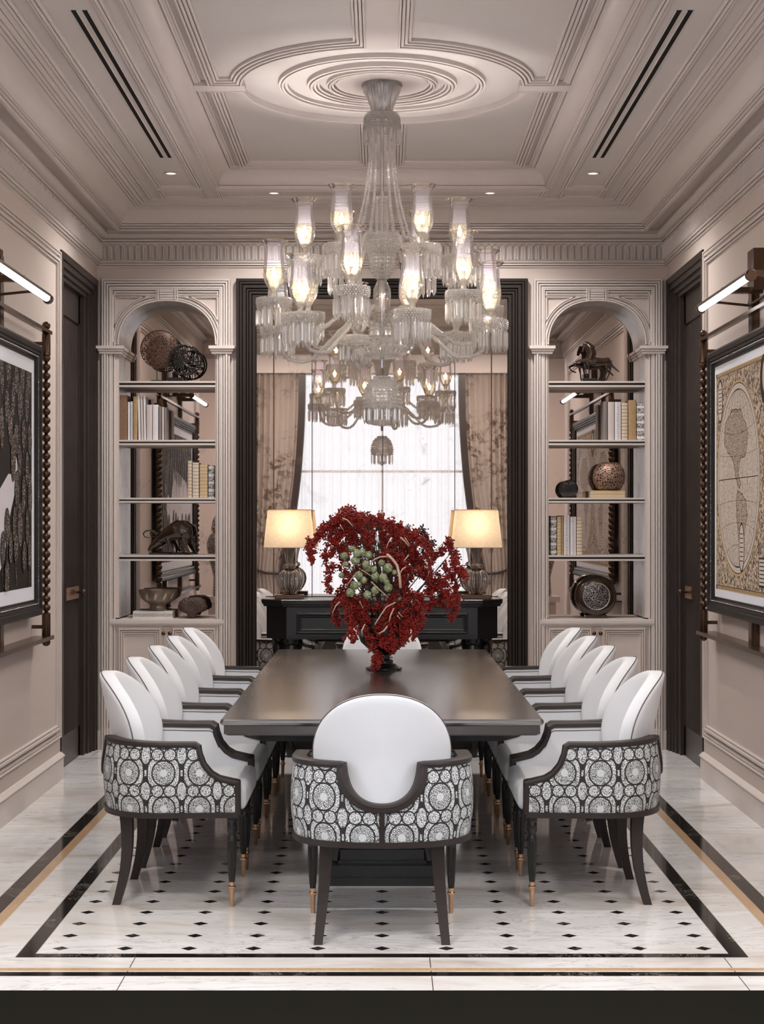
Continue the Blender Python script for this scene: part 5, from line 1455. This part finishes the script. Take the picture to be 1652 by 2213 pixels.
# ------------------------------------------------------------------ shelf objects
def shelfz(i): return SHZ[i][0] if i < 4 else .8935
LEDGE = XZ(0, 1337)[1]-.002
def bookat(px0, px1, pytop, lvl, mat, label, y=YB+.03, lean=0, group=None, dep=.15):
    Yq = y
    x0 = (px0-826)*Yq/F; x1 = (px1-826)*Yq/F
    z0 = shelfz(lvl) if lvl < 4 else LEDGE
    zt = EYE-(pytop-HZ)*Yq/F; h = zt-z0; w = (x1-x0)*.97
    b = MB(); t = .003 if w > .015 else .0015
    b.box(-w/2, -w/2+t, 0, dep, -h/2, h/2); b.box(w/2-t, w/2, 0, dep, -h/2, h/2)
    # rounded spine
    ring = []
    for j in range(7):
        a = PI*j/6; ring.append((-w/2*math.cos(a), -.004*math.sin(a)))
    b.loft([[(x, y_, -h/2) for x, y_ in ring], [(x, y_, h/2) for x, y_ in ring]], True, True)
    b.cur = 1; b.box(-w/2+t, w/2-t, .001, dep-.006, -h/2+.004, h/2-.004)
    o = b.build('book', [M[mat], M['page']])
    o.location = ((x0+x1)/2, y, z0+h/2+.001); o.rotation_euler = (0, R(lean), 0)
    tag(o, label, 'book', group); return o
M['bk_band2'] = mk_book('book_lined', (.62, .55, .46), (.36, .25, .18), 'bands')
g2 = 'books on the upper left shelf'
L_ = 'second shelf of the left bookcase'
bookat(259.5, 275, 854, 1, 'bk_brown', 'tall brown tooled leather book, leftmost on the '+L_, group=g2)
bookat(276, 281, 869, 1, 'bk_white', 'thin white book beside the tall brown leather book, left bookcase', group=g2)
bookat(281.6, 287, 868, 1, 'bk_text', 'thin white lettered book touching the golden brown book, left bookcase', group=g2)
bookat(288, 297, 857, 1, 'bk_gold', 'golden brown tooled book between thin white books, left bookcase', group=g2)
bookat(298.0, 303.0, 856, 1, 'bk_white', 'white book leaning right after the golden brown book, left bookcase', lean=-1.4, group=g2)
bookat(304.0, 309.0, 856, 1, 'bk_cream', 'middle of three leaning pale books in the left bookcase', lean=-1.4, group=g2)
bookat(310.2, 314.8, 856, 1, 'bk_white', 'last leaning white book before the two broad pale books, left bookcase', lean=-1.0, group=g2)
bookat(316.5, 329, 875, 1, 'bk_cream', 'first of two broad pale books on the '+L_, group=g2)
bookat(329.8, 342, 875, 1, 'bk_white', 'second of two broad pale books on the '+L_, group=g2)
bookat(342.8, 349, 879, 1, 'bk_grey', 'grey book right of the broad pale books, left bookcase', group=g2)
bookat(350, 354.5, 880, 1, 'bk_cream', 'narrow cream book between two dark grey books, left bookcase', group=g2)
bookat(355, 359.5, 881, 1, 'bk_grey', 'dark grey book ending the row on the '+L_, group=g2)
g3 = 'books on the middle left shelf'; L3_ = 'on the third shelf of the left bookcase'
bookat(406, 415, 996, 2, 'bk_band', 'slim banded cream book, leftmost '+L3_, group=g3)
bookat(416, 430, 1000, 2, 'bk_band2', 'lined cream book beside the wide golden one '+L3_, group=g3)
bookat(431.5, 449, 1004, 2, 'bk_tan', 'wide golden banded book '+L3_, group=g3)
bookat(450.5, 463.5, 1006, 2, 'bk_orn', 'ornate black and white book, rightmost '+L3_, group=g3)
g4 = 'books on the upper right shelf'; R2_ = 'on the second shelf of the right bookcase'
bookat(1305, 1313.5, 868, 1, 'bk_grey', 'plain grey book, leftmost '+R2_, group=g4)
bookat(1314.5, 1328.5, 869, 1, 'bk_cream', 'plain pale book with stippled spine '+R2_, group=g4)
bookat(1329.5, 1343, 869, 1, 'bk_text', 'white book with vertical lettering '+R2_, group=g4)
bookat(1344, 1357.5, 871, 1, 'bk_band', 'banded book beside the tall golden one '+R2_, group=g4)
bookat(1358.5, 1376, 865, 1, 'bk_gold', 'tallest golden tooled book '+R2_, group=g4)
bookat(1377, 1393.5, 869, 1, 'bk_orn', 'ornate black and white book, rightmost '+R2_, group=g4)
g5 = 'books on the lower right shelf'; R4_ = 'on the fourth shelf of the right bookcase'
bookat(1190.5, 1203.5, 1115, 3, 'bk_orn', 'black-patterned white book, leftmost '+R4_, group=g5)
bookat(1204.5, 1213.5, 1117, 3, 'bk_tan', 'tan banded book '+R4_, group=g5)
bookat(1214, 1218.3, 1115, 3, 'bk_gold', 'thin gold book between tan and white ones '+R4_, group=g5)
bookat(1219, 1232, 1114, 3, 'bk_text', 'tallest white lettered book '+R4_, group=g5)
bookat(1233, 1246, 1117, 3, 'bk_text', 'shorter white lettered book '+R4_, group=g5)
bookat(1247, 1259, 1117, 3, 'bk_band', 'cream book with dark bands, rightmost '+R4_, group=g5)
def flatbook(px0, px1, pt, z0, mat, label):
    Yq = YB+.02; x0, x1 = (px0-826)*Yq/F, (px1-826)*Yq/F; zt = EYE-(pt-HZ)*Yq/F; h = zt-z0
    b = MB(); w = x1-x0
    b.box(-w/2, w/2, 0, .16, -h/2, -h/2+.003); b.box(-w/2, w/2, 0, .16, h/2-.003, h/2); b.box(-w/2, w/2, -.004, .003, -h/2, h/2)
    b.cur = 1; b.box(-w/2+.004, w/2-.004, .003, .155, -h/2+.003, h/2-.003)
    o = b.build('book', [M[mat], M['page']]); o.location = ((x0+x1)/2, Yq, z0+h/2); tag(o, label, 'book'); return zt
zb1 = flatbook(287.5, 373.5, 1321, LEDGE, 'bk_texth', 'white lettered book lying flat beneath the footed bronze bowl')
zb2 = flatbook(1277, 1351, 1060, SHZ[2][0], 'bk_tan', 'tan book lying flat beneath the honeycomb vase')
YS = YB+.10
def X_(px): return (px-826)*YS/F
def Z_(py): return EYE-(py-HZ)*YS/F
# pierced discs
def disc(px, py, rp, name, label, mat, ring, z0, base):
    r = thing(name, label, 'sculpture', (X_(px), YS, z0)); rr = rp*YS/F; zc = Z_(py)-z0
    b = MB()
    for yy in (-.012,): 
        b.lathe([(0.001, yy*1.2), (rr*.5, yy), (rr*.85, yy*.6), (rr, 0)], (0, 0, zc), 64, ax='y', cap=False)
    b.build('pierced_face', M[mat], r, True)
    b = MB(); b.tube([(rr*math.cos(2*PI*k/48), 0, zc+rr*math.sin(2*PI*k/48)) for k in range(48)], ring, 8, closed=True); b.build('rim', M['dkbrown'], r, True)
    b = MB()
    for q in (-.018, .018): b.tube([(q, 0, .01), (q, 0, zc-rr*.96)], .0025, 6)
    b.box(-.055, .055, -.03, .03, 0, .014); b.build('stand', M['black'], r)
disc(345, 755, 41, 'pierced_disc', 'larger brown pierced disc on a stand, top shelf of the left bookcase', 'latt', .003, SHZ[0][0], 0)
YS = YB+.045
r = thing('openwork_disc', 'smaller black openwork double disc, overlapping the brown disc on the top left shelf', 'sculpture', (X_(397), YS, SHZ[0][0]))
zc = Z_(778)-SHZ[0][0]; rr = 31.5*YS/F
for q, xo, yo in ((0, 0, 0), (1, .018, .028)):
    b = MB(); b.tube([(xo+rr*math.cos(2*PI*k/48), yo, zc+rr*math.sin(2*PI*k/48)) for k in range(48)], .006, 8, closed=True); b.build('hoop', M['blackg'], r, True)
b = MB(); rnd = random.Random(4)
for k in range(30):
    a = rnd.uniform(0, 2*PI); c = a+rnd.uniform(1.8, 4.2); m_ = (rnd.uniform(-.4, .4)*rr, rnd.uniform(-.4, .4)*rr)
    pts = []
    for j in range(7):
        t_ = j/6; x = (1-t_)**2*math.cos(a)*rr+2*t_*(1-t_)*m_[0]+t_*t_*math.cos(c)*rr; z = (1-t_)**2*math.sin(a)*rr+2*t_*(1-t_)*m_[1]+t_*t_*math.sin(c)*rr
        pts.append((x, rnd.uniform(-.002, .002), zc+z))
    b.tube(pts, .0035, 6)
b.build('lattice', M['blackg'], r, True)
b = MB()
for q in (-.012, .012): b.tube([(q, 0.01, .01), (q, 0.01, zc-rr)], .0025, 6)
b.box(-.105, -.005, -.03, .03, 0, .028); b.box(-.02, .04, -.02, .03, 0, .01); b.build('stand', M['black'], r)
YS = YB+.10
def sculpt(name, label, parts, mat, px, z0, cat='sculpture'):
    b = MB()
    for pts, rad in parts:
        b.tube([(X_(x)-X_(px), dy, Z_(y)-z0) for x, y, dy in pts], [q*YS/F for q in rad], 14)
    o = b.build(name, M[mat], None, True); o.location = (X_(px), YS, z0); tag(o, label, cat)
    m = o.modifiers.new('remesh', 'REMESH'); m.mode = 'VOXEL'; m.voxel_size = .0032; m.use_smooth_shade = True
    m2 = o.modifiers.new('smooth', 'SMOOTH'); m2.iterations = 3; m2.factor = .5
    return o
# bull: head low at left with curved horns, big hump at right
o = sculpt('bull_sculpture', 'dark brown polished bull with lowered head, fourth shelf of the left bookcase', [
    ([(335, 1172, 0), (345, 1165, 0), (360, 1156, 0), (378, 1148, 0), (392, 1146, 0), (403, 1152, 0), (411, 1160, 0)], [6, 10, 14, 19, 20, 19, 9]),
    ([(372, 1142, 0), (384, 1134, 0), (396, 1138, 0)], [11, 11, 12]),
    ([(345, 1168, 0), (334, 1176, 0), (326, 1183, 0), (321, 1191, 0)], [10, 8, 5, 3]),
    ([(340, 1155, -.02), (330, 1146, -.03), (318, 1147, -.035), (311, 1153, -.035), (314, 1160, -.03), (326, 1163, -.03)], [3, 2.4, 2, 1.8, 1.6, 1.2]),
    ([(340, 1155, .02), (334, 1148, .03), (326, 1148, .03)], [3, 2.2, 1.4]),
    ([(362, 1165, -.02), (368, 1180, -.025), (378, 1194, -.025)], [6, 3.5, 2.6]), ([(360, 1165, .02), (372, 1182, .025), (372, 1195, .025)], [6, 3.5, 2.6]),
    ([(396, 1165, -.02), (402, 1182, -.025), (410, 1195, -.025)], [9, 5, 3]), ([(392, 1165, .02), (390, 1182, .02), (398, 1195, .02)], [9, 5, 3]),
    ([(409, 1150, 0), (415, 1160, 0), (414, 1176, 0)], [3, 2.5, 2]),
    ([(322, 1196.5, 0), (370, 1197.5, 0), (418, 1197.5, 0)], [2.5, 2.5, 2.5])], 'dkbrown', 365, SHZ[3][0])
o = sculpt('horse_sculpture', 'dark bronze stylised horse with arched neck, top shelf of the right bookcase', [
    ([(1262, 781, 0), (1272, 779, 0), (1288, 782, 0), (1304, 782, 0), (1314, 780, 0), (1320, 786, 0)], [4, 9, 10, 8, 8, 6]),
    ([(1275, 778, 0), (1279, 764, 0), (1276, 752, 0), (1268, 744, 0), (1262, 742, 0)], [10, 11, 10, 7, 4]),
    ([(1266, 744, 0), (1262, 752, 0), (1260, 760, 0)], [5, 4, 3]), 
    ([(1268, 779, -.01), (1252, 780, -.015), (1241, 785, -.015), (1247, 793, -.015), (1257, 797, -.015)], [5, 3.2, 2.2, 1.7, 1.6]),
    ([(1264, 786, -.01), (1266, 800, -.01), (1268, 815, -.01)], [3, 1.6, 1.5]), ([(1272, 786, .01), (1274, 800, .01), (1274, 815, .01)], [3, 1.6, 1.5]),
    ([(1312, 787, -.01), (1313, 801, -.01), (1308, 812, -.01), (1303, 822, -.01)], [5, 2, 1.6, 1.5]), ([(1318, 787, .01), (1320, 800, .01), (1316, 812, .01), (1311, 822, .01)], [5, 2, 1.6, 1.5]),
    ([(1316, 780, 0), (1326, 793, 0), (1339, 804, 0)], [3, 2.6, 1.4])], 'dkbrown', 1290, SHZ[0][0])
b = MB(); b.rbox(-.052, .052, -.03, .03, 0, .028, .003, 2); o2 = b.build('pedestal_block', M['black']); o2.parent = o; o2.location = (X_(1275)-X_(1290), 0, 0)
# footed bowl
r = thing('footed_bowl', 'bronze footed bowl with leaf pattern standing on the flat white book', 'bowl', (X_(341.5), YS, zb1))
k = YS/F
b = MB(); b.lathe([(18*k, 0), (18.5*k, .004), (16.5*k, .010), (17.5*k, .020), (16*k, .034), (19*k, .048), (27*k, .062), (36*k, .085), (40*k, .118), (41.5*k, .140), (42*k, .146), (39*k, .146), (37*k, .12), (30*k, .08), (0, .06)], seg=48, cap=False); b.build('bowl_body', M['bowlm'], r, True, angle=50)
b = MB()
for j in range(12):
    a = 2*PI*j/12
    def lf(u, v, a=a):
        zz = .070+.058*v; rr2 = interp([(.062, 27*k), (.085, 36*k), (.118, 40*k), (.14, 41.5*k)], zz)+.002; w_ = .17*math.sin(PI*v)
        aa = a+(u-.5)*w_+.12*(v-.5); return (rr2*math.cos(aa), rr2*math.sin(aa), zz)
    b.grid(lf, 4, 8)
b.build('leaf_relief', M['bowlw'], r, True)
# fan stone
b = MB(); pts = [(386, 1312), (389, 1301), (399, 1292), (415, 1290), (432, 1290), (443, 1296), (448, 1310), (447, 1318), (440, 1322), (428, 1324), (422, 1334), (409, 1334), (405, 1325), (392, 1321)]
b2 = [(X_(x)-X_(418), Z_(y)-LEDGE) for x, y in pts]; ccx = sum(p[0] for p in b2)/len(b2); ccz = sum(p[1] for p in b2)/len(b2)
rings = []
for q, d in ((.55, -.040), (.90, -.036), (1, -.022), (1, .022), (.9, .036), (.55, .04)): rings.append([(ccx+(x-ccx)*q+.10*max(0, d), d, ccz+(z-ccz)*q) for x, z in b2])
b.loft(rings, True, True); o = b.build('carved_stone', M['rock'], None, True); o.location = (X_(418), YS-.03, LEDGE); tag(o, 'brown textured fan-shaped stone ornament on the bottom ledge of the left bookcase', 'ornament')
b = MB(); b.rbox(-.04, .055, -.01, .05, 0, .15, .02, 3); 
# honeycomb vase
o = MB(); rr = 35*k
o.lathe([(rr*.45, 0), (rr*.75, rr*.13), (rr*.95, rr*.5), (rr, rr*.87), (rr*.93, rr*1.28), (rr*.72, rr*1.60), (rr*.48, rr*1.74), (rr*.42, rr*1.72), (rr*.40, rr*1.5), (0, rr*1.45)], seg=64, cap=False)
ob = o.build('honeycomb_vase', M['honey'], None, True, loc=(X_(1317), YS, zb2)); tag(ob, 'round brown honeycomb-textured vase on the flat tan book', 'vase')
# ribbed dark ball
b = MB(); n = 20
for j in range(n):
    a = PI*j/n; b.tube([(.052*math.cos(t_*2*PI/24)*math.cos(a)*1.15, .052*math.cos(t_*2*PI/24)*math.sin(a), .060+.060*math.sin(t_*2*PI/24)) for t_ in range(24)], .0058, 6, closed=True)
b.ball((0, 0, .06), .05, 16, 10)
o = b.build('ribbed_sphere', M['blackg'], None, True, loc=(X_(1230), YS, SHZ[2][0])); tag(o, 'black glazed ribbed ball on the third shelf of the right bookcase', 'ornament')
# disc vase
r = thing('moon_vase', 'large dark brown disc vase with carved silvery centre, bottom ledge of the right bookcase', 'vase', (X_(1288), YS, LEDGE))
zc = Z_(1288)-LEDGE; R1 = 45.5*k
b = MB(); prf = [(.0, -.045), (R1*.60, -.045), (R1*.66, -.052), (R1*.80, -.048), (R1*.94, -.030), (R1, 0), (R1*.94, .03), (R1*.6, .045), (0, .045)]
b.lathe(prf, (0, 0, zc), 64, ax='y', cap=False); b.box(-.075, .075, -.035, .035, 0, .022); b.build('vase_body', M['dkbrown'], r, True, angle=40)
b = MB(); b.lathe([(0, -.054), (R1*.4, -.052), (R1*.62, -.046)], (0, 0, zc), 48, ax='y', cap=False); b.build('carved_centre', M['carved'], r, True)
b = MB(); b.tube([(R1*.63*math.cos(2*PI*j/48), -.049, zc+R1*.63*math.sin(2*PI*j/48)) for j in range(48)], .003, 6, closed=True); b.build('centre_ring', M['bowlw'], r, True)
# tall jars on pedestals at the room's near corners, seen in the niche mirrors
for sx, nm in ((-1, 'left'), (1, 'right')):
    x = sx*1.70; y = 5.62
    b = MB(); b.box(-.16, .16, -.16, .16, 0, .06); b.box(-.12, .12, -.12, .12, .06, .72); b.box(-.16, .16, -.16, .16, .72, .78)
    o = b.build('pedestal', M['wall'], loc=(x, y, 0)); tag(o, 'square painted pedestal in the near %s corner, seen in the bookcase mirror' % nm, 'pedestal', 'corner pedestals')
    r = thing('ginger_jar', 'tall patterned lidded jar on the near %s pedestal, seen in the bookcase mirror' % nm, 'jar', (x, y, .78), group='lidded jars')
    b = MB(); b.lathe([(.08, 0), (.085, .02), (.075, .20), (.11, .34), (.145, .48), (.15, .56), (.12, .64), (.085, .67)], seg=40, cap=True); b.build('jar_body', M['floralc'], r, True)
    b = MB(); b.lathe([(.085, .67), (.10, .70), (.10, .72), (.085, .80), (.05, .86), (.02, .88), (.025, .91), (0, .92)], seg=32); b.build('lid', M['floralc'], r, True)
